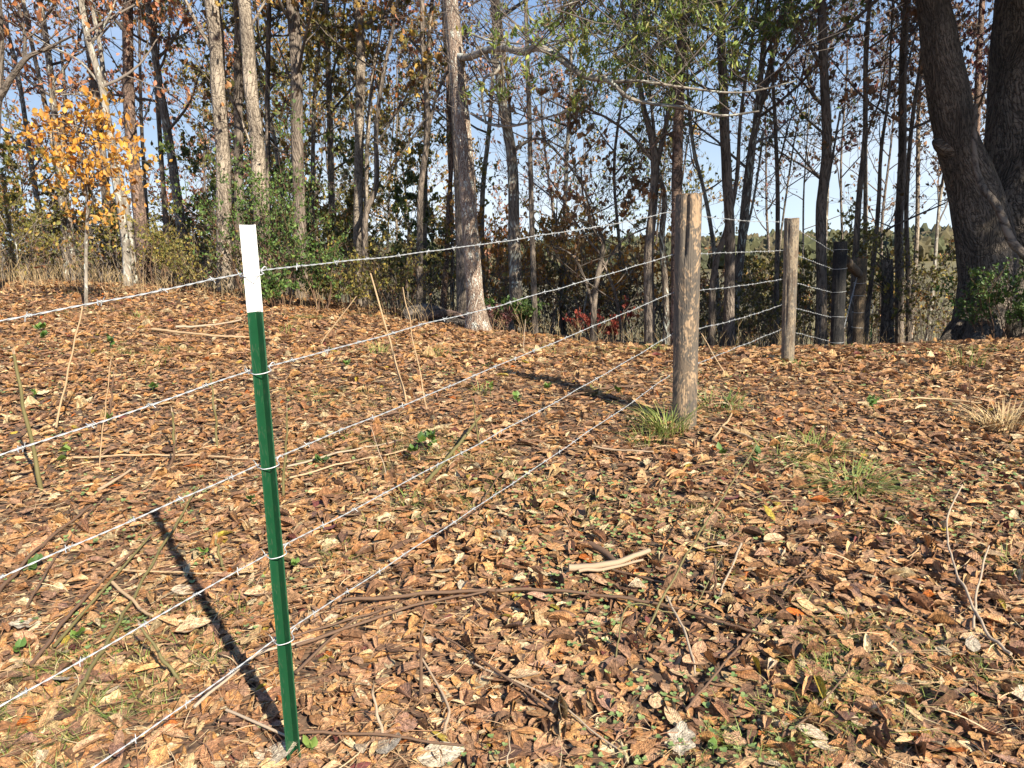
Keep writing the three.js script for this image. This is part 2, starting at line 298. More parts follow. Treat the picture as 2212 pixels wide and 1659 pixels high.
function woodPost(p, topY, r0, r1, mat, label, seed, cracks, lean) {
  const y = ground(p.x, p.z), h = topY - y, t = thing('wooden_fence_post', label, 'fence post', [p.x, y, p.z]);
  const [g, e] = postGeometry(r0, r1, h, seed, cracks, lean);
  part('timber', g, mat, t); part('sawn_top', e, mat === woodChar ? woodChar : endGrain, t, 'frayed sawn top of the post');
  const f = new Geo(), rg = mulberry(seed * 100 | 0);   // splinters standing round the sawn rim
  for (let k = 0; k < 70; k++) { const a = rg() * 6.283, r = r1 * (0.8 + 0.2 * rg()), s = V(Math.cos(a) * r + lean[0], h - 0.004, Math.sin(a) * r + lean[1]), d = V(Math.cos(a) * 0.7 + rg() - 0.5, 0.5 + rg() * 0.6, Math.sin(a) * 0.7 + rg() - 0.5).normalize(); f.tube([s, s.clone().addScaledVector(d, 0.006 + rg() * 0.014)], [0.0012, 0.0003], 3); }
  if (mat !== woodChar) part('splinters', f.build(), endGrain, t).userData.kind = 'stuff';
  return t;
}
const p1 = woodPost(P1, at(1490, 420, 4.1).y, 0.066, 0.071, woodTan, 'thick tan wooden fence post with split top, second from the camera', 3.1, [[1.95, 0.12, 0.9, 0.04], [1.2, 0.05, -0.2, 0.006], [1.65, 0.04, 0.1, 0.006]], [0.012, 0]);
const p2 = woodPost(P2, at(1709, 472, 6.4).y, 0.053, 0.062, woodGrey, 'slimmer grey-brown wooden fence post standing between the tan post and the blackened post', 5.7, [[1.5, 0.06, 0.5, 0.012], [2.3, 0.05, 0.2, 0.01], [1.0, 0.05, -0.1, 0.008]], [-0.012, 0]);
const p3 = woodPost(P3, at(1813, 522, 8.75).y, 0.076, 0.076, woodChar, 'blackened wooden corner post with bands of wire round it', 8.8, [[1.5, 0.05, 0.1, 0.01], [2.1, 0.05, 0.4, 0.01]], [-0.02, 0]);
const P4 = at(1852, 752, 10.2);
const p4 = woodPost(P4, at(1855, 559, 10.2).y, 0.072, 0.07, woodBrown, 'round brown wooden brace post just behind the blackened post', 11.2, [[1.4, 0.05, 0.2, 0.008]], [0.0, 0]);
{ // cross rail of the corner brace and its twisted wire
  const a = at(1826, 562, 8.82), b = at(1855, 592, 10.15), t = thing('brace_rail', 'round brown rail bracing the blackened post against the brown one', 'fence rail');
  const [pp, rr] = spline([a, a.clone().lerp(b, 0.5), b], [0.055, 0.057, 0.055], 0.08);
  part('timber', new Geo().tube(pp, rr, 16, 0.05, 4, true).build(), woodBrown, t);
  const w = thing('brace_wire', 'slack twisted wire slanting between the two brace posts', 'wire'), s = at(1853, 592, 10.1), e = at(1820, 722, 8.7), pts = [[], []];
  for (let k = 0; k <= 90; k++) { const f = k / 90, c = s.clone().lerp(e, f), o = V(Math.cos(f * 60) * 0.006, Math.sin(f * 60) * 0.006, 0); pts[0].push(c.clone().add(o)); pts[1].push(c.clone().sub(o)); }
  for (const q of pts) part('strand', new Geo().tube(q, q.map(() => 0.0024), 5).build(), galv, w);
}
for (const [post, r, list] of [[p3, 0.0785, [540, 580, 630, 684, 738]], [p4, 0.0745, [612, 640, 675, 708]]]) for (const py of list) {
  const y = at(1812, py, post === p3 ? 8.75 : 10.2).y - post.position.y, pts = []; for (let k = 0; k <= 30; k++) { const a = k / 30 * 6.283; pts.push(V(Math.cos(a) * r * 1.04 - 0.012, y + Math.sin(a + py) * 0.006, Math.sin(a) * r * 1.04)); }
  part('wire_band', new Geo().tube(pts, pts.map(() => 0.0026), 5).build(), galv, post);
}
// barbed wire: five strands, each two twisted wires with barbs
const barbGeo = (() => {
  const g = new Geo(), r = 0.003, pts = []; // wrap turns about x
  for (let k = 0; k <= 26; k++) { const a = k / 26 * 6.283 * 2.5; pts.push(V(-0.006 + 0.012 * k / 26, Math.cos(a) * r, Math.sin(a) * r)); }
  g.tube(pts, pts.map(() => 0.001), 4);
  const spike = (x, a, l, tilt) => { const d = V(tilt, Math.cos(a), Math.sin(a)).normalize(), s = V(x, 0, 0).addScaledVector(d, -0.001); g.tube([s, s.clone().addScaledVector(d, l * 0.8), s.clone().addScaledVector(d, l)], [0.0011, 0.001, 0.0003], 4); };
  spike(-0.006, 0.3, 0.0115, -0.25); spike(-0.004, 3.6, 0.010, 0.3); spike(0.004, 1.5, 0.0105, -0.3); spike(0.006, 4.9, 0.0115, 0.25);
  return g.build();
})();
const STR = [[588, 456, 478], [797, 549, 541], [1000, 633, 603], [1192, 722, 658], [1377, 809, 712]];
const LEFT = [1.07, 0.83, 0.59, 0.345, 0.11];
const strandY = [], rngW = mulberry(77);
const ordinals = ['topmost', 'second from top', 'middle', 'fourth from top', 'lowest'];
STR.forEach(([ty, y1, y2], s) => {
  const off = 0.014, a = V(T_BASE.x, 0, T_BASE.z).addScaledVector(FSIDE, off); a.y = at(545 + (ty - 588) * 0.085, ty, 1.7435).y;
  const b = P1.clone().addScaledVector(FSIDE, 0.07); b.y = at(1460, y1, 4.1).y;
  const c = P2.clone().addScaledVector(FSIDE, 0.064); c.y = at(1695, y2, 6.4).y;
  const d = P3.clone().addScaledVector(FSIDE, 0.078); d.y = at(1800, [545, 582, 632, 686, 738][s], 8.75).y;
  const l = a.clone().addScaledVector(FDIR, -2.3); l.y = a.y - 0.26; strandY.push(a.y);
  const line = [], ctrlP = [l, a, b, c, d], t = thing('barbed_wire', `${ordinals[s]} strand of galvanised barbed wire along the fence`, 'barbed wire', [0, 0, 0], 'barbed wire strands of the fence');
  for (let k = 0; k < 4; k++) { const L = ctrlP[k].distanceTo(ctrlP[k + 1]), n = Math.ceil(L / 0.011); for (let j = 0; j < n; j++) { const f = j / n, q = ctrlP[k].clone().lerp(ctrlP[k + 1], f); q.y -= 0.035 * (k === 3 ? 0.15 : 0.6) * 4 * f * (1 - f) * (0.5 + 0.5 * Math.sin(s * 2.1 + k)); q.x += 0.004 * fbm(s * 3 + k + f * 6, 1, 0, 2); q.y += 0.006 * fbm(s * 5 + k + f * 7, 7, 0, 2); line.push(q); } } line.push(d);
  const tw = [[], []]; let len = 0; const up = V(0, 1, 0), sd = V();
  line.forEach((q, k) => { if (k) len += q.distanceTo(line[k - 1]); const dir = (line[k + 1] || q).clone().sub(line[Math.max(0, k - 1)]).normalize(); sd.crossVectors(dir, up).normalize(); const u2 = V().crossVectors(sd, dir), ph = len / 0.055 * 6.283; for (let w = 0; w < 2; w++) { const o = ph + w * Math.PI; tw[w].push(q.clone().addScaledVector(sd, Math.cos(o) * 0.0011).addScaledVector(u2, Math.sin(o) * 0.0011)); } });
  const cable = new Geo(); for (const q of tw) cable.tube(q, q.map(() => 0.00115), 5); part('twisted_cable', cable.build(), galv, t);
  let acc = 0, next = 0.03 + rngW() * 0.1; const q0 = new THREE.Quaternion(), X = V(1, 0, 0);
  for (let k = 1; k < line.length; k++) { acc += line[k].distanceTo(line[k - 1]); if (acc > next) { next += 0.118 + rngW() * 0.022; const m = part('barb', barbGeo, galv, t); const dir = line[k].clone().sub(line[k - 1]).normalize(); m.position.copy(line[k]); m.quaternion.setFromUnitVectors(X, dir).multiply(q0.setFromAxisAngle(X, rngW() * 6.28)); } }
});
// wire clips holding the strands to the steel post
strandY.forEach((y, k) => {
  const yl = y - T_BASE.y - 0.004, z = 0.0145, pts = [V(-0.034, yl + 0.012, -0.012), V(-0.029, yl + 0.002, -0.017), V(-0.024, yl - 0.006, -0.006), V(-0.02, yl - 0.004, 0.008), V(-0.014, yl - 0.006, z + 0.001), V(0.0, yl - 0.006, z + 0.002), V(0.013, yl - 0.004, z + 0.001), V(0.0235, yl - 0.001, 0.010), V(0.0245, yl + 0.001, 0.002), V(0.021, yl + 0.006, -0.012), V(0.031, yl + 0.016, -0.017), V(0.035, yl + 0.008, -0.02)];
  const [q, r] = spline(pts, pts.map(() => 0.0014), 0.003); part('wire_clip', new Geo().tube(q, r, 6).build(), galv, tpost);
});
console.log('fence done');

// ---------------------------------------------------------------- trees
function leafShape(kind) {   // small folded crown leaf, unit length along +y, facing +z
  const p = [], idx = [], prof = kind === 'narrow' ? [[0, 0], [0.3, 0.13], [0.65, 0.14], [1, 0]] : kind === 'lobed' ? [[0, 0.05], [0.25, 0.36], [0.4, 0.16], [0.62, 0.34], [0.78, 0.12], [1, 0]] : [[0, 0], [0.28, 0.26], [0.62, 0.27], [1, 0]];
  const ph = prof.length;
  for (let k = 0; k < ph; k++) { const [t, w] = prof[k], z = -0.12 * t * t; p.push(-w, t, z + w * 0.45, 0, t, z, w, t, z + w * 0.45); }
  for (let k = 0; k < ph - 1; k++) { const a = k * 3; idx.push(a, a + 1, a + 3, a + 1, a + 4, a + 3, a + 1, a + 2, a + 4, a + 2, a + 5, a + 4); }
  const g = new THREE.BufferGeometry(); g.setAttribute('position', new THREE.Float32BufferAttribute(p, 3)); g.setIndex(idx); g.computeVertexNormals(); return g;
}
const LEAF = { oval: leafShape('oval'), narrow: leafShape('narrow'), lobed: leafShape('lobed') };
const leafMat = new THREE.MeshPhysicalMaterial({ color: 0xffffff, roughness: 0.62, transmission: 0.32, thickness: 0 });
const PAL = {
  rust: [[0.46, 0.17, 0.06], [0.36, 0.14, 0.055], [0.55, 0.25, 0.075], [0.26, 0.11, 0.055], [0.50, 0.20, 0.11]],
  pink: [[0.50, 0.25, 0.16], [0.44, 0.19, 0.11], [0.54, 0.30, 0.18], [0.36, 0.18, 0.12]],
  olive: [[0.17, 0.17, 0.033], [0.24, 0.21, 0.045], [0.11, 0.125, 0.026], [0.38, 0.29, 0.055], [0.18, 0.14, 0.04]],
  green: [[0.085, 0.14, 0.024], [0.06, 0.105, 0.02], [0.14, 0.19, 0.032], [0.21, 0.23, 0.045], [0.055, 0.085, 0.02]],
  bright: [[0.19, 0.27, 0.04], [0.14, 0.21, 0.032], [0.26, 0.30, 0.05], [0.10, 0.155, 0.025], [0.32, 0.29, 0.055]],
  mixed: [[0.19, 0.165, 0.035], [0.42, 0.19, 0.06], [0.12, 0.12, 0.03], [0.52, 0.33, 0.06], [0.28, 0.17, 0.055]],
  gold: [[0.62, 0.29, 0.035], [0.68, 0.37, 0.045], [0.52, 0.22, 0.035], [0.46, 0.26, 0.05], [0.60, 0.33, 0.10]],
  brown: [[0.20, 0.10, 0.05], [0.14, 0.08, 0.045], [0.28, 0.14, 0.06], [0.13, 0.09, 0.04]],
  maroon: [[0.16, 0.05, 0.05], [0.12, 0.045, 0.045], [0.22, 0.08, 0.06], [0.10, 0.06, 0.045]],
  red: [[0.38, 0.06, 0.04], [0.28, 0.05, 0.035], [0.40, 0.10, 0.05]],
  shrub: [[0.075, 0.15, 0.026], [0.10, 0.19, 0.032], [0.16, 0.23, 0.042], [0.06, 0.11, 0.022]],
};
const _m = new THREE.Matrix4(), _q = new THREE.Quaternion(), _s = V(), _c = new THREE.Color();
function leafMesh(spots, kind, palette, rng, parent, name = 'leaves', mat = leafMat) {
  if (!spots.length) return null;
  const im = new THREE.InstancedMesh(LEAF[kind], mat, spots.length); im.name = name; im.userData.kind = 'stuff'; im.castShadow = im.receiveShadow = true;
  const e = new THREE.Euler();
  spots.forEach((s, k) => {
    e.set((rng() - 0.5) * 2.4 - 0.5 + 1.6 * (rng() < 0.5 ? 1 : 0), rng() * 6.283, (rng() - 0.5) * 2.2); _q.setFromEuler(e); const sz = s[3] * (0.65 + 0.7 * rng()); _s.set(sz, sz, sz);
    _m.compose(V(s[0], s[1], s[2]), _q, _s); im.setMatrixAt(k, _m);
    const c = palette[Math.floor(rng() * palette.length)], f = 0.7 + 0.6 * rng(); im.setColorAt(k, _c.setRGB(c[0] * f, c[1] * f, c[2] * f));
  });
  parent.add(im); return im;
}
// recursive branch: fills a twig Geo and a list of leaf spots
function branch(geo, p, dir, len, r, lv, rng, o, spots) {
  const n = lv === 0 ? 7 : lv === 1 ? 5 : 4, pts = [p.clone()], rad = [r], d = dir.clone(), q = p.clone();
  for (let k = 1; k <= n; k++) {
    d.x += (rng() - 0.5) * o.wander; d.y += (rng() - 0.5) * o.wander + o.lift * (lv === 0 ? 0.09 : 0.04); d.z += (rng() - 0.5) * o.wander; d.normalize();
    q.addScaledVector(d, len / n); pts.push(q.clone()); rad.push(Math.max(o.rmin, r * (1 - 0.82 * k / n)));
  }
  geo.tube(pts, rad, lv === 0 ? 6 : lv === 1 ? 4 : 3);
  if (lv < o.levels) {
    const c = lv === 0 ? o.kids : o.kids2;
    for (let k = 0; k < c; k++) {
      const f = 0.22 + 0.78 * (k + rng()) / c, i = Math.min(n - 1, Math.floor(f * n)), s = pts[i].clone().lerp(pts[i + 1], f * n - i > 1 ? 1 : f * n - i);
      const ax = V(rng() - 0.5, rng() - 0.5, rng() - 0.5).cross(d).normalize(), dd = pts[i + 1].clone().sub(pts[i]).normalize().applyAxisAngle(ax, (0.45 + rng() * 0.75) * (rng() < 0.5 ? 1 : -1)); dd.y += 0.12 * o.lift; dd.normalize();
      branch(geo, s, dd, len * (0.34 + 0.3 * rng()) * (1.12 - 0.4 * f), Math.max(o.rmin, rad[i] * 0.55), lv + 1, rng, o, spots);
    }
  }
  if (lv >= o.levels - 0 || (lv === o.levels - 1 && rng() < 0.5)) {
    const c = Math.round(o.leaves * (0.4 + 1.2 * rng()));
    for (let k = 0; k < c; k++) { const f = 0.25 + 0.8 * rng(), i = Math.min(n - 1, Math.floor(f * n)), s = pts[i].clone().lerp(pts[Math.min(n, i + 1)], clamp(f * n - i, 0, 1)), j = o.leaf * 0.9; spots.push([s.x + (rng() - 0.5) * j, s.y + (rng() - 0.6) * j, s.z + (rng() - 0.5) * j, o.leaf]); }
  }
}
const OPT = { wander: 0.34, lift: 1, levels: 2, kids: 6, kids2: 4, leaves: 3.5, leaf: 0.085, rmin: 0.0022, kind: 'oval' };
let treeSeed = 100;
// pts: [[px, py, width px]...] from foot to top of frame, at one distance; the tree goes on above to height H
function tree(cfg) {
  const rng = mulberry(treeSeed += 17), d = cfg.d, P = [], R = [];
  for (const [x, y, w] of cfg.pts) { P.push(at(x, y, d)); R.push(w / 2 * d / FP); }
  const foot = P[0].clone(), gy = ground(foot.x, foot.z);
  if (P[0].y > gy + 0.15) { const k = P[0].clone(); k.y = gy; P.unshift(k); R.unshift(R[0] * 1.08); }
  P[0].y = Math.min(P[0].y, gy) - 0.12; const flare = cfg.flare ?? 1.35; const bx = P[0].clone(); bx.y = gy + 0.35;
  const r1 = R[0]; R[0] = r1 * flare; P.splice(1, 0, P[0].clone().lerp(P[1], clamp(0.3 / Math.max(0.3, P[1].distanceTo(P[0])), 0.05, 0.6))); R.splice(1, 0, r1 * 1.05);
  const last = P[P.length - 1], prev = P[P.length - 2], H = gy + cfg.H, dir = last.clone().sub(prev).normalize(); let top = R[R.length - 1];
  if (last.y < H) { const n = 4, h0 = last.y; let q = last.clone(); for (let k = 1; k <= n; k++) { dir.lerp(V((rng() - 0.5) * 0.3, 1, (rng() - 0.5) * 0.3).normalize(), 0.35).normalize(); q = q.clone().addScaledVector(dir, (H - h0) / n / Math.max(0.5, dir.y)); P.push(q); R.push(Math.max(0.012, top * (1 - 0.9 * k / n))); } }
  const origin = V(P[0].x, gy, P[0].z); P.forEach(p => p.sub(origin));
  const t = thing(cfg.name || 'tree', cfg.label, cfg.cat || 'tree', origin.toArray(), cfg.group);
  const sides = clamp(Math.round(r1 * 90), 6, 18), [pp, rr] = spline(P, R, clamp(r1 * 2.2, 0.12, 0.5));
  part('trunk', new Geo().tube(pp, rr, sides, cfg.rough ?? 0.10, treeSeed * 0.13).build(), BARK[cfg.bark || 'grey'], t);
  const o = { ...OPT, ...cfg.o }, tw = new Geo(), spots = [], b = cfg.b ?? [2.5, 10, 12, 2.2];   // first height, last height, number, length
  for (let k = 0; k < b[2]; k++) {
    const h = lerp(b[0], b[1], (k + rng()) / b[2]); let i = 1; while (i < pp.length - 1 && pp[i].y < h) i++; if (pp[i].y < h - 0.6) continue;
    const az = rng() * 6.283, up = 0.15 + rng() * 0.75, hid = h + gy > CAM_Y + d * 0.317 + 0.8; branch(tw, pp[i], V(Math.cos(az), up, Math.sin(az)).normalize(), b[3] * (0.6 + 0.8 * rng()), Math.min(rr[i] * 0.5, 0.010 + b[3] * 0.009), 0, rng, hid ? { ...o, leaves: o.leaves * 2.6, leaf: o.leaf * 1.5 } : o, spots);
  }
  for (const l of cfg.limbs || []) {   // limbs traced on their own
    const LP = l.map(q => at(q[0], q[1], q[3] ?? d).sub(origin)), LR = l.map(q => q[2] / 2 * d / FP), g = new Geo(), [a, c] = spline(LP, LR, 0.06); g.tube(a, c, 8, 0.22, rng() * 9);
    part('limb', g.build(), BARK[cfg.limbBark || cfg.bark || 'grey'], t);
    const kk = cfg.limbKids ?? 5; for (let k = 0; k < kk; k++) { const i = Math.floor(a.length * (0.3 + 0.65 * (k + rng()) / kk)), az = rng() * 6.283; branch(tw, a[Math.min(i, a.length - 1)], V(Math.cos(az), 0.3 + rng() * 0.4, Math.sin(az)).normalize(), (cfg.limbLen ?? 0.9) * (0.5 + rng()), Math.min(0.011, c[Math.min(i, c.length - 1)] * 0.6), 1, rng, { ...o, leaves: o.leaves * (cfg.limbLeaves ?? 0.5) }, spots); }
  }
  if (!tw.empty) part('branches', tw.build(), cfg.twig === 'grey' ? twigGrey : twigDark, t).userData.kind = 'stuff';
  leafMesh(spots, o.kind, PAL[cfg.pal || 'mixed'], rng, t, 'crown');
  return t;
}
const TALL = [4.5, 13, 11, 2.6];
// ---- the trunks that can be told apart
const pinkish = { leaves: 4, leaf: 0.08 };
const T = [
  { label: 'dark tree at the left edge with a forked black limb', d: 9.5, pts: [[-22, 640, 26], [-14, 300, 24], [-4, 130, 22], [-8, 0, 20]], H: 11, bark: 'dark', pal: 'rust', b: [4.6, 10, 8, 2.2], limbs: [[[-5, 215, 16], [30, 160, 12], [62, 122, 10], [95, 108, 7], [160, 75, 4]], [[55, 128, 7], [52, 70, 6], [40, 10, 5]]] },
  { label: 'grey twin trunks rising behind the yellow leaves at far left', d: 14, pts: [[146, 612, 17], [138, 480, 15], [130, 382, 14], [113, 195, 13], [100, 87, 12], [85, 0, 12]], H: 14, bark: 'grey', pal: 'rust', b: [2.8, 10, 20, 2.2], o: { leaves: 6 }, limbs: [[[160, 612, 14], [152, 500, 12], [143, 420, 11], [135, 330, 9], [140, 200, 7], [128, 80, 5]]] },
  { label: 'pale slender leaning trunk beside the yellow leaves', d: 11.5, pts: [[276, 612, 17], [268, 500, 16], [247, 369, 15], [221, 195, 14], [191, 87, 13], [174, 0, 12]], H: 12, bark: 'smooth', pal: 'rust', b: [2.8, 10, 14, 2], o: { leaves: 5 }, twig: 'grey', limbs: [[[195, 95, 7], [225, 55, 5], [250, 0, 4]], [[215, 180, 5], [170, 130, 4], [110, 100, 3], [60, 70, 2]], [[228, 225, 5], [180, 205, 4], [120, 205, 3]]] },
  { label: 'second pale leaning trunk close behind the slender one', d: 12.2, pts: [[291, 612, 13], [278, 480, 12], [260, 382, 11], [234, 260, 11], [217, 108, 9], [200, 22, 8]], H: 12, bark: 'smooth', pal: 'rust', b: [3.6, 11, 8, 1.8], twig: 'grey' },
  { label: 'reddish scaly pine trunk left of the green post', d: 13, pts: [[312, 610, 31], [299, 434, 25], [284, 300, 23], [278, 200, 22], [276, 56, 20], [277, 0, 19]], H: 17, bark: 'pine', pal: 'rust', b: [3.6, 11, 14, 2.2], o: { leaves: 6 } },
  { label: 'crooked mottled trunk between the pine and the thick pale trunk', d: 14.5, pts: [[398, 600, 22], [395, 520, 21], [378, 390, 18], [358, 260, 17], [347, 195, 14], [330, 87, 12], [318, 0, 11]], H: 14, bark: 'grey', pal: 'rust', b: [2.8, 11, 18, 2.2], o: { leaves: 6 } },
  { label: 'thick pale sunlit trunk, left one of the pale pair', d: 11.5, pts: [[484, 640, 34], [483, 480, 31], [482, 347, 30], [473, 217, 30], [467, 87, 30], [458, 0, 30]], H: 16, bark: 'pale', pal: 'mixed', b: [4.4, 14, 10, 2.6], limbs: [[[468, 140, 9], [450, 95, 8], [425, 50, 7], [400, 0, 6]], [[470, 130, 7], [500, 215, 6], [525, 270, 5], [545, 320, 4]]] },
  { label: 'dark straight trunk standing between the two pale trunks', d: 13.5, pts: [[517, 640, 21], [516, 434, 20], [515, 200, 19], [514, 0, 18]], H: 16, bark: 'dark', pal: 'olive', b: [5, 15, 9, 2.4] },
  { label: 'thick pale shaggy trunk rising behind the white post tip', d: 10.8, pts: [[566, 660, 32], [563, 500, 30], [556, 325, 29], [542, 195, 28], [534, 87, 27], [527, 0, 26]], H: 15, bark: 'pale', pal: 'mixed', b: [4.6, 13, 9, 2.4], rough: 0.16, limbs: [[[540, 60, 6], [560, 25, 5], [590, -30, 4]]] },
  { label: 'thin straight dark trunk right of the shaggy pale trunk', d: 13, pts: [[581, 640, 12], [579, 369, 11], [578, 200, 10], [582, 0, 9]], H: 13, bark: 'dark', pal: 'olive', b: [2.6, 9, 18, 1.8], o: { leaves: 6, kind: 'lobed', leaf: 0.11 } },
  { label: 'brown shaded trunk behind the green shrub', d: 12, pts: [[652, 660, 27], [649, 500, 25], [642, 304, 25], [640, 130, 25], [631, 0, 26]], H: 15, bark: 'umber', pal: 'mixed', b: [2.8, 11, 18, 2.2], o: { leaves: 6, kind: 'lobed', leaf: 0.11 } },
  { label: 'slim grey trunk just right of the green shrub', d: 15.5, pts: [[672, 640, 10], [675, 400, 9], [680, 200, 8], [700, 0, 6]], H: 12, bark: 'grey', pal: 'mixed', b: [2.6, 10, 18, 1.8], o: { leaves: 6 } },
  { label: 'pale upright trunk behind the top wire, right of the shrub', d: 12.6, pts: [[772, 668, 22], [774, 450, 20], [776, 273, 19], [779, 91, 19], [772, 0, 18]], H: 14, bark: 'pale', pal: 'rust', b: [4, 13, 10, 2.2], limbs: [[[790, 460, 9], [794, 300, 9], [810, 130, 7], [835, 0, 5]]] },
  { label: 'black kinked trunk beside the pale upright one', d: 12.1, pts: [[789, 682, 15], [789, 540, 14], [792, 456, 13], [811, 410, 12], [813, 273, 10], [830, 150, 8], [854, 30, 6]], H: 11, bark: 'dark', pal: 'mixed', b: [2.4, 9, 14, 1.8], o: { leaves: 6, kind: 'lobed', leaf: 0.1 } },
  { label: 'slim dark trunk bending right then left, above the fallen log', d: 11.6, pts: [[905, 682, 16], [907, 540, 15], [909, 410, 14], [925, 273, 13], [916, 137, 12], [911, 0, 11]], H: 12, bark: 'dark', pal: 'mixed', b: [3.8, 11, 8, 2], limbs: [[[924, 290, 7], [945, 200, 6], [985, 120, 5], [1010, 60, 4]], [[925, 250, 5], [870, 330, 4], [830, 400, 3]]] },
  { label: 'brown leaning trunk in the thicket left of the lichened tree', d: 13.5, pts: [[952, 690, 15], [962, 600, 14], [968, 470, 12], [975, 330, 10], [968, 200, 8]], H: 9, bark: 'pine', pal: 'pink', b: [3, 8, 8, 1.6], o: pinkish },
  { label: 'dark shaded trunk immediately left of the lichened tree', d: 10.2, pts: [[1001, 705, 28], [998, 560, 26], [993, 387, 24], [982, 182, 22], [968, 45, 20], [964, 0, 20]], H: 14, bark: 'dark', pal: 'mixed', b: [5, 13, 9, 2.4] },
  { label: 'sunlit scaly trunk blotched with pale lichen, holding the long crooked limb', d: 9.0, pts: [[1034, 722, 50], [1027, 650, 38], [1018, 524, 35], [1005, 342, 34], [996, 240, 32], [988, 150, 31], [980, 68, 30], [973, 0, 29]], H: 12, bark: 'scaly', limbBark: 'smooth', twig: 'grey', pal: 'pink', flare: 1.45, b: [5, 11, 8, 2.4], o: { leaves: 2 }, limbKids: 9, limbLen: 1.2, limbLeaves: 0.1,
    limbs: [[[985, 122, 16], [1012, 123, 15, 8.8], [1048, 109, 14, 8.5], [1089, 103, 14, 8.2], [1130, 112, 13, 8], [1157, 103, 13, 7.8], [1198, 118, 12, 7.6], [1235, 146, 12, 7.5], [1267, 166, 11, 7.4], [1317, 175, 10, 7.3], [1358, 210, 7, 7.2], [1404, 223, 6, 7.2], [1475, 232, 5, 7.1], [1560, 250, 4, 7.1], [1640, 240, 3, 7]],
      [[1050, 112, 8, 8.5], [1056, 130, 8, 8.5], [1080, 137, 8, 8.5], [1070, 157, 7, 8.5], [1048, 167, 6, 8.5], [1041, 210, 5, 8.5], [1050, 268, 4, 8.5]],
      [[1317, 177, 6, 7.3], [1380, 175, 5, 7.1], [1470, 188, 4, 7], [1600, 200, 3, 6.8], [1720, 175, 2, 6.7]],
      [[1018, 245, 6, 8.8], [1060, 268, 6, 8.5], [1105, 272, 5, 8.2], [1150, 262, 4, 8], [1230, 240, 3, 7.8]],
      [[1120, 108, 5, 8], [1170, 95, 4, 7.8], [1240, 80, 3, 7.5]], [[1010, 70, 5, 8.8], [1060, 88, 4, 8.5], [1130, 95, 3, 8.2]]] },
  { label: 'pale grey sapling trunk just right of the lichened tree', d: 14, pts: [[1046, 690, 13], [1041, 500, 12], [1043, 410, 12], [1057, 273, 10], [1065, 160, 8]], H: 10, bark: 'smooth', pal: 'pink', b: [3, 9, 9, 1.8], o: pinkish },
  { label: 'mossy brown trunk with green leaves round its foot', d: 10.6, pts: [[1118, 705, 32], [1114, 620, 29], [1110, 480, 25], [1109, 400, 24], [1103, 319, 22], [1085, 219, 20], [1075, 91, 20], [1069, 0, 19]], H: 13, bark: 'grey', pal: 'mixed', b: [4.2, 12, 9, 2.2], limbs: [[[1105, 330, 9], [1130, 310, 7], [1165, 300, 5], [1230, 360, 4], [1280, 440, 3]]] },
  { label: 'thin black pole-like trunk right of the mossy trunk', d: 9.8, pts: [[1156, 718, 15], [1152, 580, 13], [1148, 456, 12], [1144, 273, 11], [1139, 114, 10], [1136, 0, 9]], H: 10, bark: 'dark', pal: 'mixed', b: [3.5, 9, 7, 1.5] },
  { label: 'pale straight distant trunk in the bright gap', d: 19, pts: [[1216, 690, 11], [1220, 480, 10], [1225, 330, 9], [1232, 200, 8], [1235, 60, 6]], H: 12, bark: 'smooth', pal: 'pink', b: [4, 11, 12, 2], o: pinkish },
  { label: 'small crooked black tree above the red leaves', d: 10.4, pts: [[1281, 742, 15], [1283, 660, 14], [1290, 600, 12], [1304, 530, 11], [1295, 500, 9], [1278, 478, 8]], H: 2.4, bark: 'dark', pal: 'brown', b: [1.0, 2.4, 8, 1.4], limbs: [[[1282, 665, 8], [1262, 600, 6], [1240, 555, 4], [1200, 530, 3]], [[1300, 560, 7], [1330, 640, 6], [1345, 740, 6]], [[1290, 600, 5], [1345, 520, 4], [1400, 490, 3]]] },
  { label: 'dark forked trunk with a twisted stem, left of the tan post', d: 9.8, pts: [[1404, 745, 24], [1403, 640, 23], [1402, 540, 21], [1410, 456, 19], [1415, 364, 18], [1408, 300, 14], [1390, 230, 12], [1375, 120, 10], [1370, 0, 9]], H: 10, bark: 'dark', pal: 'green', b: [3.2, 9, 9, 2], o: { leaves: 8, kind: 'narrow', leaf: 0.075 }, limbs: [[[1415, 370, 13], [1432, 300, 11], [1445, 240, 10], [1470, 120, 8]], [[1408, 345, 7], [1370, 300, 6], [1320, 260, 5], [1270, 235, 4]]] },
  { label: 'grey stem hugging the back of the tan post', d: 10.2, pts: [[1440, 745, 15], [1438, 640, 14], [1430, 500, 13], [1436, 430, 12], [1420, 360, 9]], H: 5, bark: 'grey', pal: 'green', b: [3.2, 5, 5, 1.2] },
  { label: 'brown sunlit trunk rising directly behind the tan post', d: 9.5, pts: [[1462, 745, 25], [1462, 550, 24], [1463, 400, 23], [1466, 250, 22], [1475, 0, 21]], H: 11, bark: 'pine', pal: 'green', b: [3.1, 7, 20, 1.5], o: { leaves: 16, kind: 'narrow', leaf: 0.085 }, limbs: [[[1464, 300, 8], [1440, 290, 6], [1395, 330, 4]]] },
  { label: 'dark straight trunk with hanging green leaves, between the two wooden posts', d: 10, pts: [[1574, 752, 24], [1576, 620, 23], [1577, 499, 22], [1569, 349, 21], [1564, 225, 20], [1557, 0, 18]], H: 12, bark: 'umber', pal: 'green', b: [3.3, 7.5, 20, 1.4], o: { leaves: 13, kind: 'narrow', leaf: 0.085 } },
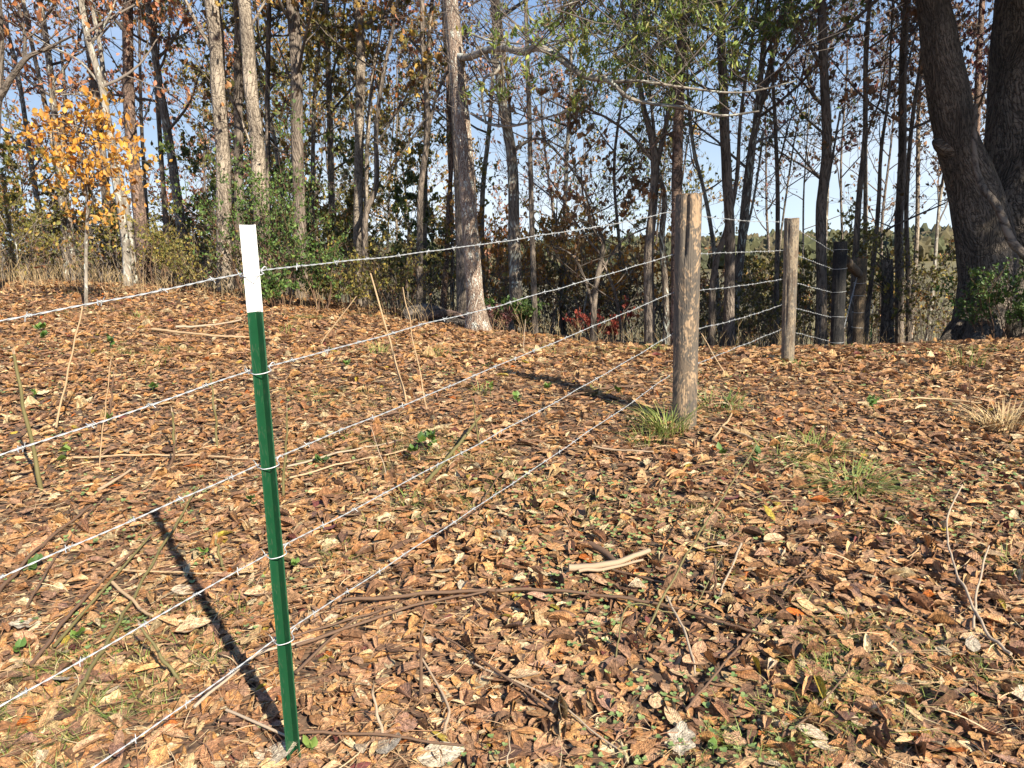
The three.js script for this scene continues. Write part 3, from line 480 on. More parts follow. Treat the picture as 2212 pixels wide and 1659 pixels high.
  { label: 'black leaning stem left of the trunk with hanging leaves', d: 10.4, pts: [[1537, 752, 15], [1540, 620, 14], [1548, 560, 14], [1565, 510, 12], [1590, 400, 9], [1600, 250, 7], [1622, 100, 6]], H: 8, bark: 'dark', pal: 'brown', b: [3, 8, 8, 1.6] },
  { label: 'pair of pale leaning stems in the gap between the posts', d: 15, pts: [[1560, 740, 10], [1540, 520, 9], [1518, 400, 8], [1500, 330, 8], [1486, 200, 6]], H: 8, bark: 'smooth', twig: 'grey', pal: 'olive', b: [2.5, 8, 8, 1.6], limbs: [[[1580, 740, 8], [1600, 560, 7], [1630, 420, 5], [1650, 280, 4]]] },
  { label: 'very slim trunk just left of the slimmer wooden post', d: 12, pts: [[1677, 752, 11], [1678, 600, 10], [1680, 424, 9], [1676, 300, 8], [1670, 180, 7], [1660, 0, 5]], H: 9, bark: 'umber', pal: 'brown', b: [2.6, 9, 12, 1.6] },
  { label: 'brown trunk with a long left limb, right of the slimmer wooden post', d: 10.8, pts: [[1775, 755, 25], [1775, 600, 23], [1774, 449, 22], [1786, 324, 21], [1781, 175, 19], [1774, 0, 18]], H: 13, bark: 'umber', pal: 'brown', b: [3.6, 12, 9, 2.0], o: { kind: 'lobed', leaf: 0.1, leaves: 5 }, limbs: [[[1778, 150, 9], [1766, 128, 8], [1731, 65, 7], [1697, 0, 6]], [[1780, 450, 6], [1800, 330, 5], [1815, 240, 4]]] },
  { label: 'slim black trunk directly behind the blackened post', d: 11.5, pts: [[1836, 755, 14], [1842, 640, 13], [1848, 549, 13], [1856, 424, 12], [1868, 299, 10], [1871, 100, 9], [1880, 0, 8]], H: 10, bark: 'dark', pal: 'brown', b: [3.4, 10, 9, 1.8] },
  { label: 'black stem leaning right behind the brace rail', d: 11.8, pts: [[1866, 755, 10], [1878, 640, 10], [1891, 524, 10], [1899, 420, 8], [1903, 330, 7], [1920, 200, 5]], H: 7, bark: 'dark', pal: 'brown', b: [2.6, 7, 9, 1.5], limbs: [[[1890, 530, 6], [1912, 500, 5], [1970, 470, 4], [2040, 440, 3]]] },
  { label: 'short thick dark trunk with ivy, broken off beside the thin paired trunks', d: 11.2, pts: [[1917, 755, 27], [1917, 650, 25], [1917, 560, 23]], H: 1.28, bark: 'oak', pal: 'olive', b: [0.3, 1.2, 14, 0.5], o: { levels: 1, leaf: 0.06, leaves: 5 } },
  { label: 'upright grey-barked trunk left of the giant oak', d: 12.5, pts: [[1944, 760, 18], [1943, 600, 17], [1942, 474, 17], [1949, 349, 16], [1951, 125, 15], [1961, 0, 14]], H: 13, bark: 'umber', pal: 'maroon', b: [3.2, 12, 12, 2] },
  { label: 'thin dark trunk squeezed against the upright grey trunk', d: 13, pts: [[1964, 760, 11], [1962, 600, 10], [1958, 440, 9], [1972, 250, 8], [1995, 100, 6]], H: 9, bark: 'dark', pal: 'maroon', b: [3, 9, 10, 1.8] },
  { label: 'slim reddish trunk seen in the fork of the giant oak', d: 15, pts: [[2100, 650, 16], [2106, 400, 14], [2112, 200, 13], [2122, 0, 11]], H: 14, bark: 'pine', pal: 'maroon', b: [3, 13, 18, 2.4], o: { leaves: 9 } },
];
for (const c of T) tree(c);
console.log('named trees');

// ---- the giant oak
{
  const d = 10, rng = mulberry(4242), base = at(2125, 742, d), gy = ground(base.x, base.z), O = V(base.x, gy, base.z), S = d / FP;
  const t = thing('oak_tree', 'giant dark oak with two massive stems and flaring roots beside the fence', 'tree', O.toArray());
  const stem = (pts, fat) => { const P = pts.map(q => at(q[0], q[1], d + (q[3] || 0)).sub(O)), R = pts.map(q => q[2] / 2 * S * (fat || 1)); return spline(P, R, 0.16); };
  const low = gy - 0.25;
  const [a, ar] = stem([[2140, 800, 215], [2136, 742, 190], [2142, 690, 146], [2137, 600, 118], [2122, 500, 108], [2099, 400, 98], [2066, 300, 80, -0.1], [2049, 200, 76, -0.2], [2030, 100, 66, -0.3], [2015, 0, 56, -0.4], [1985, -160, 50, -0.8], [1955, -340, 40, -1.4], [1925, -520, 28, -2]]);
  part('trunk', new Geo().tube(a, ar, 30, 0.10, 3.3).build(), BARK.oak, t, 'leaning left stem of the oak with a knob');
  const [b, br] = stem([[2222, 800, 240, 0.4], [2217, 742, 225, 0.4], [2212, 650, 185, 0.4], [2212, 520, 170, 0.4], [2212, 400, 162, 0.4], [2218, 250, 150, 0.4], [2228, 100, 142, 0.4], [2238, -50, 134, 0.3], [2266, -260, 115, 0.1], [2300, -520, 85, -0.2], [2330, -800, 50, -0.5]]);
  part('trunk', new Geo().tube(b, br, 34, 0.10, 8.1).build(), BARK.oak, t, 'broad straight right stem of the oak');
  // knob on the left stem, root flares
  { const k = [[2058, 316, 62], [2036, 311, 44], [2022, 307, 22], [2015, 305, 7]].map(q => [at(q[0], q[1], d - 0.12).sub(O), q[2] / 2 * S]); const [p, r] = spline(k.map(q => q[0]), k.map(q => q[1]), 0.04); part('burl', new Geo().tube(p, r, 14, 0.2, 5).build(), BARK.oak, t); }
  for (const rt of [[[2130, 620, 100], [2106, 690, 88], [2076, 722, 56], [2038, 743, 30], [1996, 755, 16], [1950, 766, 6]], [[2140, 700, 80, -0.5], [2120, 745, 60, -0.9], [2100, 765, 30, -1.3]], [[2200, 700, 90, -0.5], [2210, 750, 60, -1], [2230, 775, 30, -1.5]]]) { const [p, r] = stem(rt); part('root', new Geo().tube(p, r, 14, 0.2, rt[0][0]).build(), BARK.oak, t); }
  // thin limb crossing in front of the fork
  { const [p, r] = stem([[2108, 225, 8, -0.5], [2106, 350, 12, -0.6], [2122, 405, 14, -0.7], [2150, 438, 14, -0.9], [2170, 480, 15, -1], [2185, 520, 15, -1.1], [2215, 552, 16, -1.2], [2260, 590, 17, -1.2]]); part('limb', new Geo().tube(p, r, 9, 0.2, 2).build(), BARK.umber, t, 'thin pale limb crossing in front of the fork'); }
  // spreading limbs, overhead and right, outside the frame, added to shade trunks and crest
  const tw = new Geo(), spots = [], o = { ...OPT, kids: 8, kids2: 5, leaves: 13, leaf: 0.14, levels: 2, kind: 'oval', wander: 0.3 };
  const limbTo = (s, e, r, L = 2.4, n = 10) => { const m = s.clone().lerp(e, 0.5); m.y += 0.8; const [p, q] = spline([s, m, e], [r, r * 0.65, r * 0.2], 0.3); part('limb', new Geo().tube(p, q, 10, 0.15, rng() * 9).build(), BARK.oak, t); for (let k = 0; k < n; k++) { const i = Math.min(p.length - 1, Math.floor(p.length * (0.25 + 0.75 * (k + rng()) / n))), az = rng() * 6.283; branch(tw, p[i], V(Math.cos(az), 0.1 + rng() * 0.7, Math.sin(az)).normalize(), L * (0.6 + 0.7 * rng()), 0.03, 0, rng, o, spots); } };
  const w = (x, y, z) => V(x, y, z).sub(O), hb = h => { let i = 0; while (i < b.length - 1 && b[i].y < h) i++; return b[i]; }, ha = h => { let i = 0; while (i < a.length - 1 && a[i].y < h) i++; return a[i]; };
  for (const [h, x, y, z] of [[4.5, 9.3, 6.4, -4.6], [4, 8.2, 5.6, -5.4], [5.5, 10.5, 7.6, -4.0], [5, 7.4, 6.8, -4.6], [4.4, 11, 6.0, -6.4], [6, 9, 8.6, -4.6], [4.2, 10.2, 5.0, -5.8], [5, 12, 7.0, -5.0], [6.5, 7.5, 8.4, -5.6], [6.6, 10, 9.5, -7], [3.8, 9.0, 4.6, -6.8], [4.6, 11.5, 5.2, -7.6], [5.2, 8.6, 6.2, -3.9], [5.8, 11.2, 8.6, -5.6], [4.6, 5.3, 5.5, -4.6], [4.8, 6.1, 6.3, -4.2], [5.2, 5.6, 7.2, -5], [5.6, 5, 8.2, -5.4], [5, 6.8, 5.4, -3.9], [4.4, 7.6, 5.1, -3.7], [4.8, 9.4, 5.3, -2.6], [5.4, 10.8, 5.9, -2.3], [5, 8.9, 5.2, -1.7], [5.4, 10.3, 5.8, -1.2], [5.2, 12, 6.2, -2], [4.2, 10.6, 4.6, -6.6], [4.6, 12, 5.6, -6.2]]) limbTo(hb(h), w(x, y, z), 0.18);
  limbTo(ha(4.2), w(6.8, 5.8, -5.4), 0.14); limbTo(ha(5.5), w(3.4, 8.5, -11.5), 0.16); limbTo(ha(5), w(6.2, 7.4, -5.8), 0.14);
  part('branches', tw.build(), twigDark, t);
  leafMesh(spots, 'narrow', PAL.green, rng, t, 'crown');
}
// ---- the hanging green sprays of the near oak limb at the top of the picture
{
  const rng = mulberry(909), t = thing('oak_branch_spray', 'overhanging oak bough with yellow-green narrow leaves above the posts', 'branch');
  const tw = new Geo(), spots = [], o = { ...OPT, kids: 7, kids2: 4, leaves: 19, leaf: 0.066, levels: 2, lift: -0.2, wander: 0.4, rmin: 0.0018 };
  const P = [[1800, -330, 8.4, 26], [1620, -190, 7.8, 20], [1480, -90, 7.3, 14], [1330, -30, 6.9, 8], [1200, 20, 6.6, 4]].map(q => [at(q[0], q[1], q[2]), q[3] / 2 * 7.4 / FP]), [p, r] = spline(P.map(q => q[0]), P.map(q => q[1]), 0.1);
  part('limb', new Geo().tube(p, r, 8, 0.15, 3).build(), BARK.grey, t);
  for (let k = 0; k < 36; k++) { const i = Math.floor(p.length * (0.3 + 0.69 * (k + rng()) / 36)), az = rng() * 6.283; branch(tw, p[Math.min(i, p.length - 1)], V(Math.cos(az), -0.35 - rng() * 0.5, Math.sin(az)).normalize(), 0.7 + rng() * 0.55, 0.008, 1, rng, o, spots); }
  const P2b = [[1720, -120, 9.4, 22], [1600, -40, 9.0, 16], [1490, 30, 8.6, 11], [1400, 70, 8.2, 7], [1330, 110, 7.9, 4]].map(q => [at(q[0], q[1], q[2]), q[3] / 2 * 8.6 / FP]), [p2, r2] = spline(P2b.map(q => q[0]), P2b.map(q => q[1]), 0.1), deep = [];
  part('limb', new Geo().tube(p2, r2, 8, 0.15, 5).build(), BARK.umber, t);
  for (let k = 0; k < 40; k++) { const i = Math.floor(p2.length * (0.15 + 0.84 * (k + rng()) / 40)), az = rng() * 6.283; branch(tw, p2[Math.min(i, p2.length - 1)], V(Math.cos(az), -0.2 + (rng() - 0.5) * 1.3, Math.sin(az)).normalize(), 0.7 + rng() * 0.6, 0.008, 1, rng, o, deep); }
  part('twigs', tw.build(), twigDark, t).userData.kind = 'stuff'; leafMesh(spots, 'narrow', PAL.bright, rng, t, 'leaves'); leafMesh(deep, 'narrow', [...PAL.green, ...PAL.bright], rng, t, 'leaves');
}

// ---- the rest of the wood: slender trees and saplings too alike to tell apart
function filler(px, d, H, w, bark, pal, b, o, label, group, lean = 0) {
  const p = at(px, 600, d), gy = ground(p.x, p.z), top = V(p.x + lean, gy + Math.min(H, 5), p.z), mid = p.clone(); mid.y = gy + 2; mid.x += lean * 0.3;
  const rng = mulberry(treeSeed += 31), S = V(p.x, gy, p.z), r = w / 2, P = [V(0, -0.1, 0), V(lean * 0.15 + (rng() - 0.5) * 0.1, H * 0.2, (rng() - 0.5) * 0.1), V(lean * 0.4 + (rng() - 0.5) * 0.3, H * 0.45, (rng() - 0.5) * 0.2), V(lean * 0.8 + (rng() - 0.5) * 0.5, H * 0.75, (rng() - 0.5) * 0.4), V(lean * 1.2 + (rng() - 0.5) * 0.8, H, (rng() - 0.5) * 0.6)];
  const t = thing('woodland_tree', label, 'tree', S.toArray(), group), [pp, rr] = spline(P, [r * 1.25, r, r * 0.85, r * 0.55, r * 0.15], 0.45);
  part('trunk', new Geo().tube(pp, rr, d > 22 ? 6 : 8, 0.1, rng() * 20).build(), BARK[bark], t);
  const oo = { ...OPT, ...o, rmin: 0.0018 + d * 0.00016 }, tw = new Geo(), spots = [];
  for (let k = 0; k < b[2]; k++) { const h = lerp(b[0], b[1], (k + rng()) / b[2]) * H; let i = 1; while (i < pp.length - 1 && pp[i].y < h) i++; const az = rng() * 6.283; branch(tw, pp[i], V(Math.cos(az), 0.25 + rng() * 0.7, Math.sin(az)).normalize(), b[3] * (0.6 + 0.8 * rng()) * (1.25 - 0.6 * h / H), Math.min(rr[i] * 0.6, 0.03), 0, rng, oo, spots); }
  part('branches', tw.build(), rng() < 0.4 ? twigGrey : twigDark, t); leafMesh(spots, oo.kind, PAL[pal], rng, t, 'crown');
}
{
  const rng = mulberry(5151), pick = a => a[Math.floor(rng() * a.length)];
  const ORD = ['first', 'second', 'third', 'fourth', 'fifth', 'sixth', 'seventh', 'eighth', 'ninth', 'tenth', 'eleventh', 'twelfth', 'thirteenth', 'fourteenth', 'fifteenth', 'sixteenth', 'seventeenth', 'eighteenth', 'nineteenth', 'twentieth'];
  const zones = [   // x from, x to, number, palettes, leaf amount
    [-120, 470, 12, ['rust', 'rust', 'olive', 'pink', 'mixed'], 5.5, 'slender rusty-leaved trees at far left'],
    [470, 900, 15, ['olive', 'mixed', 'rust', 'olive', 'mixed'], 8, 'slender trees behind the green shrub'],
    [900, 1260, 7, ['pink', 'pink', 'rust', 'mixed'], 2.6, 'slender trees around the lichened tree'],
    [1260, 1580, 6, ['olive', 'green', 'mixed', 'brown'], 3, 'slender trees behind the tan post'],
    [1580, 2000, 9, ['brown', 'olive', 'brown', 'maroon'], 1.5, 'slender bare trees left of the oak'],
    [2000, 2330, 6, ['maroon', 'maroon', 'brown'], 5, 'slender maroon-leaved trees behind the oak'],
  ];
  for (const [x0, x1, n, pals, lv, label] of zones) for (let k = 0; k < n; k++) {
    const d = 14 + 24 * Math.pow(rng(), 1.2), H = 7 + rng() * 8;
    filler(lerp(x0, x1, (k + rng()) / n), d, H, 0.05 + rng() * 0.11, pick(['grey', 'dark', 'smooth', 'pale', 'dark']), pick(pals), [x0 === 470 ? 0.22 : 0.34, 0.98, 13, H * 0.24], { leaves: lv, leaf: 0.085 + d * 0.0014, kids: 6, kids2: 4 }, ORD[k] + ' from left of the ' + label, 'slender trees of the wood', (rng() - 0.5) * 2.2);
  }
  // low understorey saplings
  const low = [[-60, 480, 18, ['olive', 'olive', 'mixed'], 8, 'low leafy saplings at the left crest'], [480, 1000, 20, ['olive', 'olive', 'green', 'mixed'], 9, 'low leafy saplings behind the fallen log'], [1000, 1450, 16, ['mixed', 'olive', 'gold', 'brown'], 5, 'low twiggy saplings below the bright gap'], [1450, 2010, 20, ['olive', 'olive', 'brown', 'mixed'], 6, 'low twiggy saplings behind the wooden posts']];
  for (const [x0, x1, n, pals, lv, label] of low) for (let k = 0; k < n; k++) {
    const d = 11.8 + 16 * rng() * rng() + rng() * 5, H = (x0 === 480 ? 1.2 : 0.8) + rng() * (x0 === 480 ? 1.8 : 1.1);
    filler(lerp(x0, x1, (k + rng()) / n), d, H, 0.025 + rng() * 0.03, pick(['dark', 'grey', 'smooth']), pick(pals), [0.12, 1, 9, 0.7 + rng() * 0.5], { leaves: lv, leaf: 0.06 + d * 0.0012, kids: 5, kids2: 3 }, ORD[k] + ' from left of the ' + label, 'low saplings of the thicket', (rng() - 0.5) * 0.9);
  }
}
console.log('wood');
// ---- far woods beyond the pasture: reads as one mass, colours dulled in place of haze
{
  const rng = mulberry(616), n = 2600, g = new THREE.IcosahedronGeometry(1, 4), pp = g.attributes.position; for (let k = 0; k < pp.count; k++) { const v = V(pp.getX(k), pp.getY(k), pp.getZ(k)), f = 1 + 0.5 * fbm(v.x * 3.2, v.y * 3.2, v.z * 3.2, 5); pp.setXYZ(k, v.x * f, v.y * f, v.z * f); } g.computeVertexNormals();
  const im = new THREE.InstancedMesh(g, new THREE.MeshStandardMaterial({ roughness: 1 }), n); im.name = 'distant_woods'; im.userData = { kind: 'stuff', label: 'dull-toned far-off woods beyond the pale pasture', category: 'woods' };
  for (let k = 0; k < n; k++) { const x = (rng() - 0.5) * 560, z = -190 - rng() * 130 - Math.abs(x) * 0.1, s = 1.8 + rng() * 2.4, c = pick3(rng); _m.compose(V(x, ground(x, z) + s * 0.8, z), _q.setFromEuler(new THREE.Euler(rng(), rng() * 6, rng())), _s.set(s, s * (0.9 + 0.5 * rng()), s)); im.setMatrixAt(k, _m); im.setColorAt(k, _c.setRGB(...c)); }
  scene.add(im);
}
function pick3(r) { const a = [[0.07, 0.075, 0.035], [0.10, 0.085, 0.045], [0.085, 0.085, 0.04], [0.11, 0.085, 0.05], [0.06, 0.065, 0.035]]; return a[Math.floor(r() * a.length)]; }

// ---------------------------------------------------------------- places on the ground seen at a bearing
function onGround(px, py) {
  const d = at(px, py, 1).sub(camera.position); let lo = 0.8, hi = 0.8;
  for (let k = 0; k < 400; k++) { hi = lo + 0.05; if (camera.position.y + d.y * hi < ground(d.x * hi, d.z * hi)) break; lo = hi; }
  for (let k = 0; k < 12; k++) { const m = (lo + hi) / 2; if (camera.position.y + d.y * m < ground(d.x * m, d.z * m)) hi = m; else lo = m; }
  return V(d.x * lo, ground(d.x * lo, d.z * lo), d.z * lo);
}
// ---------------------------------------------------------------- fallen leaves
function fallenLeaf(seed, { aspect = 0.46, curl = 1, fold = 0.5, ripple = 0, lobes = 0, cup = 0, nu = 9, nv = 4, twist = 0 }) {
  const rng = mulberry(seed), p = [], u = [], idx = [], L = 1, ph = rng() * 6, kink = (rng() - 0.5) * 0.5;
  let x = 0, y = 0, ang = -curl * 0.5;
  for (let i = 0; i <= nu; i++) {
    const t = i / nu; if (i) { ang += curl / nu * (0.5 + Math.sin(t * 3.1 + ph) * 0.6 + 0.5); x += Math.cos(ang) * L / nu; y += Math.sin(ang) * L / nu; }
    let w = Math.pow(Math.sin(Math.PI * Math.pow(t, 0.85)), 0.75) * aspect * 0.5; if (i === 0 || i === nu) w = 0.012;
    if (lobes) w *= 0.48 + 0.52 * Math.abs(Math.cos(Math.PI * lobes * t + ph * 0.2)) + 0.05;
    for (let j = 0; j <= nv; j++) {
      const s = j / nv * 2 - 1, as = Math.abs(s), tw = twist * (t - 0.5) * s;
      const sideCurl = cup * as * as * w * 1.6 + fold * as * w, jag = 1 + 0.10 * (perlin.noise(t * 9 + seed, s * 3, seed * 0.7));
      const yy = y + sideCurl + tw * w + ripple * Math.sin(t * nu * Math.PI) * as * 0.5 + 0.05 * perlin.noise(t * 4 + seed, s * 2.2, seed * 1.3);
      p.push((x - 0.45) + Math.sin(kink) * 0.05 * t - Math.sin(ang) * sideCurl * 0.6, yy, s * w * jag * (1 - 0.35 * Math.min(1, cup)));
      u.push(s * 0.5 + 0.5, t);
    }
  }
  for (let i = 0; i < nu; i++) for (let j = 0; j < nv; j++) { const a = i * (nv + 1) + j, b = a + nv + 1; idx.push(a, a + 1, b, a + 1, b + 1, b); }
  const g = new THREE.BufferGeometry(); g.setAttribute('position', new THREE.Float32BufferAttribute(p, 3)); g.setAttribute('uv', new THREE.Float32BufferAttribute(u, 2)); g.setIndex(idx); g.computeVertexNormals(); return g;
}
const LITTER = [
  fallenLeaf(1, { curl: 0.6, fold: 0.3, ripple: 0.02 }), fallenLeaf(2, { curl: 1.2, fold: 0.6, aspect: 0.42 }), fallenLeaf(3, { curl: -0.9, fold: 0.8, cup: 0.7, aspect: 0.5 }), fallenLeaf(4, { curl: 0.4, fold: 0.15, aspect: 0.6, ripple: 0.035, nu: 12 }),
  fallenLeaf(5, { curl: 1.7, fold: 0.4, aspect: 0.4, twist: 1 }), fallenLeaf(6, { curl: 0.7, fold: 0.8, cup: 1.2, aspect: 0.62, nv: 6 }), fallenLeaf(7, { curl: -1.1, fold: 0.4, aspect: 0.34, twist: -1.4 }), fallenLeaf(8, { curl: 0.8, fold: 0.4, aspect: 0.66, lobes: 3, nu: 14 }),
  fallenLeaf(9, { curl: 1.1, fold: 0.3, aspect: 0.58, lobes: 4, nu: 16, cup: 0.5 }), fallenLeaf(10, { curl: -0.6, fold: 0.2, aspect: 0.52, ripple: 0.04, nu: 14, cup: 0.4 }), fallenLeaf(11, { curl: 1.0, fold: 0.9, aspect: 0.8, lobes: 2, nu: 10 }), fallenLeaf(12, { curl: 0.9, fold: 1.1, cup: 1.8, aspect: 0.55, nv: 8 }),
];
const LCOL = [[0.62, 0.34, 0.185], [0.55, 0.28, 0.14], [0.68, 0.42, 0.245], [0.50, 0.245, 0.125], [0.40, 0.20, 0.115], [0.72, 0.50, 0.30], [0.60, 0.30, 0.13], [0.29, 0.155, 0.10], [0.47, 0.27, 0.19], [0.76, 0.61, 0.44], [0.52, 0.31, 0.21], [0.66, 0.36, 0.16], [0.35, 0.19, 0.13], [0.62, 0.37, 0.215], [0.20, 0.11, 0.075]];
const litterMat = new THREE.MeshStandardMaterial({ map: leafTex, bumpMap: leafBump, bumpScale: 0.0018, roughness: 0.72 });
const litter = new THREE.Group(); litter.name = 'leaf_litter'; litter.userData = { kind: 'stuff', label: 'thick carpet of fallen brown leaves covering the slope', category: 'leaf litter' }; scene.add(litter);
const inView = (x, z, m) => -z > 1.0 && Math.abs(x) < -z * 0.735 + m;
const patchy = (x, z) => 0.5 + 0.9 * fbm(x * 0.55 + 9, 4, z * 0.55, 3);
{
  const rng = mulberry(31337), buckets = LITTER.map(() => []), e = new THREE.Euler(), qn = new THREE.Quaternion(), Y = V(0, 1, 0), cell = 0.4;
  for (let z = -19; z < -0.8; z += cell) for (let x = -15; x < 14; x += cell) {
    const cx = x + cell / 2, cz = z + cell / 2, d = Math.hypot(cx, cz); if (!inView(cx, cz, 0.9)) continue;
    const g0 = ground(cx, cz), vis = (1.3 - g0) / d; if (d > 10.5 && (vis > 0.16 || cx > -1)) continue;
    let dens = lerp(3100, 1400, smooth(2, 5.5, d)); dens = lerp(dens, 640, smooth(5.5, 12, d)); dens *= 0.75 + 0.4 * clamp(patchy(cx, cz), 0, 1);
    const gn = groundNormal(cx, cz), n = Math.round(dens * cell * cell);
    for (let k = 0; k < n; k++) {
      const px = x + rng() * cell, pz = z + rng() * cell, small = rng(), size = small < 0.56 ? 0.018 + rng() * 0.034 : small < 0.93 ? 0.05 + rng() * 0.036 : 0.08 + rng() * 0.045;
      const far = d > 6 ? 1.25 : 1, b = Math.floor(rng() * LITTER.length), tilt = rng() < 0.1 ? 1.2 : 0.42;
      e.set((rng() - 0.5) * tilt, rng() * 6.283, (rng() - 0.5) * tilt + (rng() < 0.25 ? Math.PI : 0)); _q.setFromEuler(e); qn.setFromUnitVectors(Y, gn); _q.premultiply(qn);
      const s = size * far * 0.9; _m.compose(V(px, ground(px, pz) + 0.004 + rng() * rng() * 0.028, pz), _q, _s.set(s, s * (0.24 + 0.5 * rng() * rng()), s * (0.55 + 0.5 * rng())));
      let c = LCOL[Math.floor(rng() * LCOL.length)]; const f = 0.8 + 0.45 * rng(), o = rng(); if (o < 0.006) c = [0.55, 0.16, 0.03]; else if (o < 0.010) c = [0.5, 0.38, 0.06]; else if (o < 0.016) c = [0.22, 0.06, 0.06];
      buckets[b].push([_m.clone(), c[0] * f, c[1] * f, c[2] * f * 0.86]);
    }
  }
  let total = 0;
  buckets.forEach((L, b) => { total += L.length; const im = new THREE.InstancedMesh(LITTER[b], litterMat, L.length); im.name = b ? 'fallen_leaves_' + String(b).padStart(3, '0') : 'fallen_leaves'; im.userData.kind = 'stuff'; im.castShadow = im.receiveShadow = true; L.forEach((q, k) => { im.setMatrixAt(k, q[0]); im.setColorAt(k, _c.setRGB(q[1], q[2], q[3])); }); litter.add(im); });
  console.log('litter', total);
  // the large leaves nearest the camera, each on its own
  const mats = LCOL.map(c => new THREE.MeshStandardMaterial({ map: leafTex, bumpMap: leafBump, bumpScale: 0.0025, roughness: 0.68, color: lin(c[0] * 1.1, c[1] * 1.1, c[2] * 1.1) }));
  const grey = new THREE.MeshStandardMaterial({ map: leafTex, bumpMap: leafBump, bumpScale: 0.0025, roughness: 0.75, color: lin(0.66, 0.57, 0.44) }), orange = new THREE.MeshStandardMaterial({ map: leafTex, roughness: 0.6, color: lin(0.75, 0.20, 0.03) }), maroon = new THREE.MeshStandardMaterial({ map: leafTex, roughness: 0.6, color: lin(0.24, 0.085, 0.085) });
  const big = (p, size, yaw, tilt, b, mat, lift = 0.022) => { const m = part('leaf', LITTER[b], mat, litter); m.position.set(p.x, p.y + lift, p.z); m.rotation.set((rng() - 0.5) * tilt, yaw, (rng() - 0.5) * tilt, 'YXZ'); m.scale.set(size, size * (0.26 + 0.34 * rng() * rng()), size * (0.9 + 0.3 * rng())); };
  for (let k = 0; k < 255; k++) { const px = rng() * PW, py = lerp(940, 1700, Math.pow(rng(), 0.75)), p = onGround(px, py); big(p, 0.055 + rng() * 0.045, rng() * 6.283, rng() < 0.12 ? 1.1 : 0.45, Math.floor(rng() * LITTER.length), mats[Math.floor(rng() * mats.length)]); }
  for (const [x, y, s, a, b, m] of [[840, 1625, 0.13, 1.7, 3, grey], [950, 1650, 0.13, 0.2, 0, grey], [600, 1648, 0.12, 0.4, 3, grey], [1470, 1620, 0.11, 1.2, 7, grey], [1000, 1285, 0.085, 1.4, 2, grey], [960, 1245, 0.08, 0.6, 4, grey], [55, 1365, 0.10, 0.5, 7, grey], [140, 1485, 0.075, 0.3, 3, grey], [1560, 1190, 0.06, 0.4, 0, grey], [2100, 1410, 0.08, 1.1, 0, grey], [1670, 1180, 0.09, 0.2, 9, mats[5]], [400, 1290, 0.10, 0.5, 3, mats[9]], [415, 1370, 0.12, 0.3, 10, mats[5]], [715, 1155, 0.08, 1, 7, maroon], [1580, 1090, 0.09, 0.5, 7, maroon], [1683, 917, 0.085, 0.4, 7, orange], [1100, 1060, 0.09, 1.6, 1, orange], [1720, 1340, 0.09, 0.2, 0, orange], [2060, 1640, 0.08, 0.9, 3, orange], [1500, 1450, 0.11, 0.5, 9, mats[2]], [1310, 1530, 0.11, 2, 1, mats[8]], [1130, 1480, 0.10, 0.1, 9, mats[5]], [1015, 955, 0.075, 1.5, 2, mats[5]], [1030, 1055, 0.08, 0.4, 10, mats[8]], [2040, 1310, 0.10, 0.8, 9, mats[13]], [1160, 1560, 0.09, 1.8, 3, mats[11]], [2160, 1600, 0.11, 1.1, 4, mats[3]], [1620, 1245, 0.07, 0.6, 0, mats[5]]]) big(onGround(x, y), s, a, 0.8, b, m, 0.03);
}
// dry straw and pine needles between the leaves
{
  const rng = mulberry(808), mk = (w, bend) => new Geo().strip([0, 0.25, 0.5, 0.75, 1].map(t => V(t - 0.5, bend * 4 * t * (1 - t), bend * 1.4 * Math.sin(t * 3))), [w, w, w, w, w * 0.4], V(0, 0.3, 0.95)).build();
  const gs = [mk(0.011, 0.02), mk(0.014, 0.045), mk(0.008, -0.015)], mat = new THREE.MeshStandardMaterial({ roughness: 0.7 }), cols = [[0.50, 0.34, 0.18], [0.38, 0.20, 0.10], [0.44, 0.28, 0.15], [0.30, 0.15, 0.08], [0.58, 0.44, 0.26], [0.22, 0.12, 0.07]], B = gs.map(() => []);
  for (let k = 0; k < 100000; k++) {
    const d = 1.1 + 8 * Math.pow(rng(), 1.4), x = (rng() - 0.5) * 2 * (d * 0.74 + 0.8), z = -d; if (patchy(x + 4, z) < rng() * 1.0) continue;
    const yaw = rng() < 0.55 ? 0.5 + (rng() - 0.5) * 1.1 : rng() * 6.283, s = 0.04 + rng() * 0.12 * rng(); _q.setFromEuler(new THREE.Euler((rng() - 0.5) * 1.2, yaw, (rng() - 0.5) * 0.4, 'YXZ'));
    const c = cols[Math.floor(rng() * cols.length)]; B[k % 3].push([_m.compose(V(x, ground(x, z) + 0.012 + rng() * 0.026, z), _q, _s.set(s, s, s)).clone(), c]);
  }
  B.forEach((L, b) => { const im = new THREE.InstancedMesh(gs[b], mat, L.length); im.name = 'straw_' + String(b + 1).padStart(3, '0'); im.userData.kind = 'stuff'; L.forEach((q, k) => { im.setMatrixAt(k, q[0]); im.setColorAt(k, _c.setRGB(...q[1])); }); litter.add(im); });
}
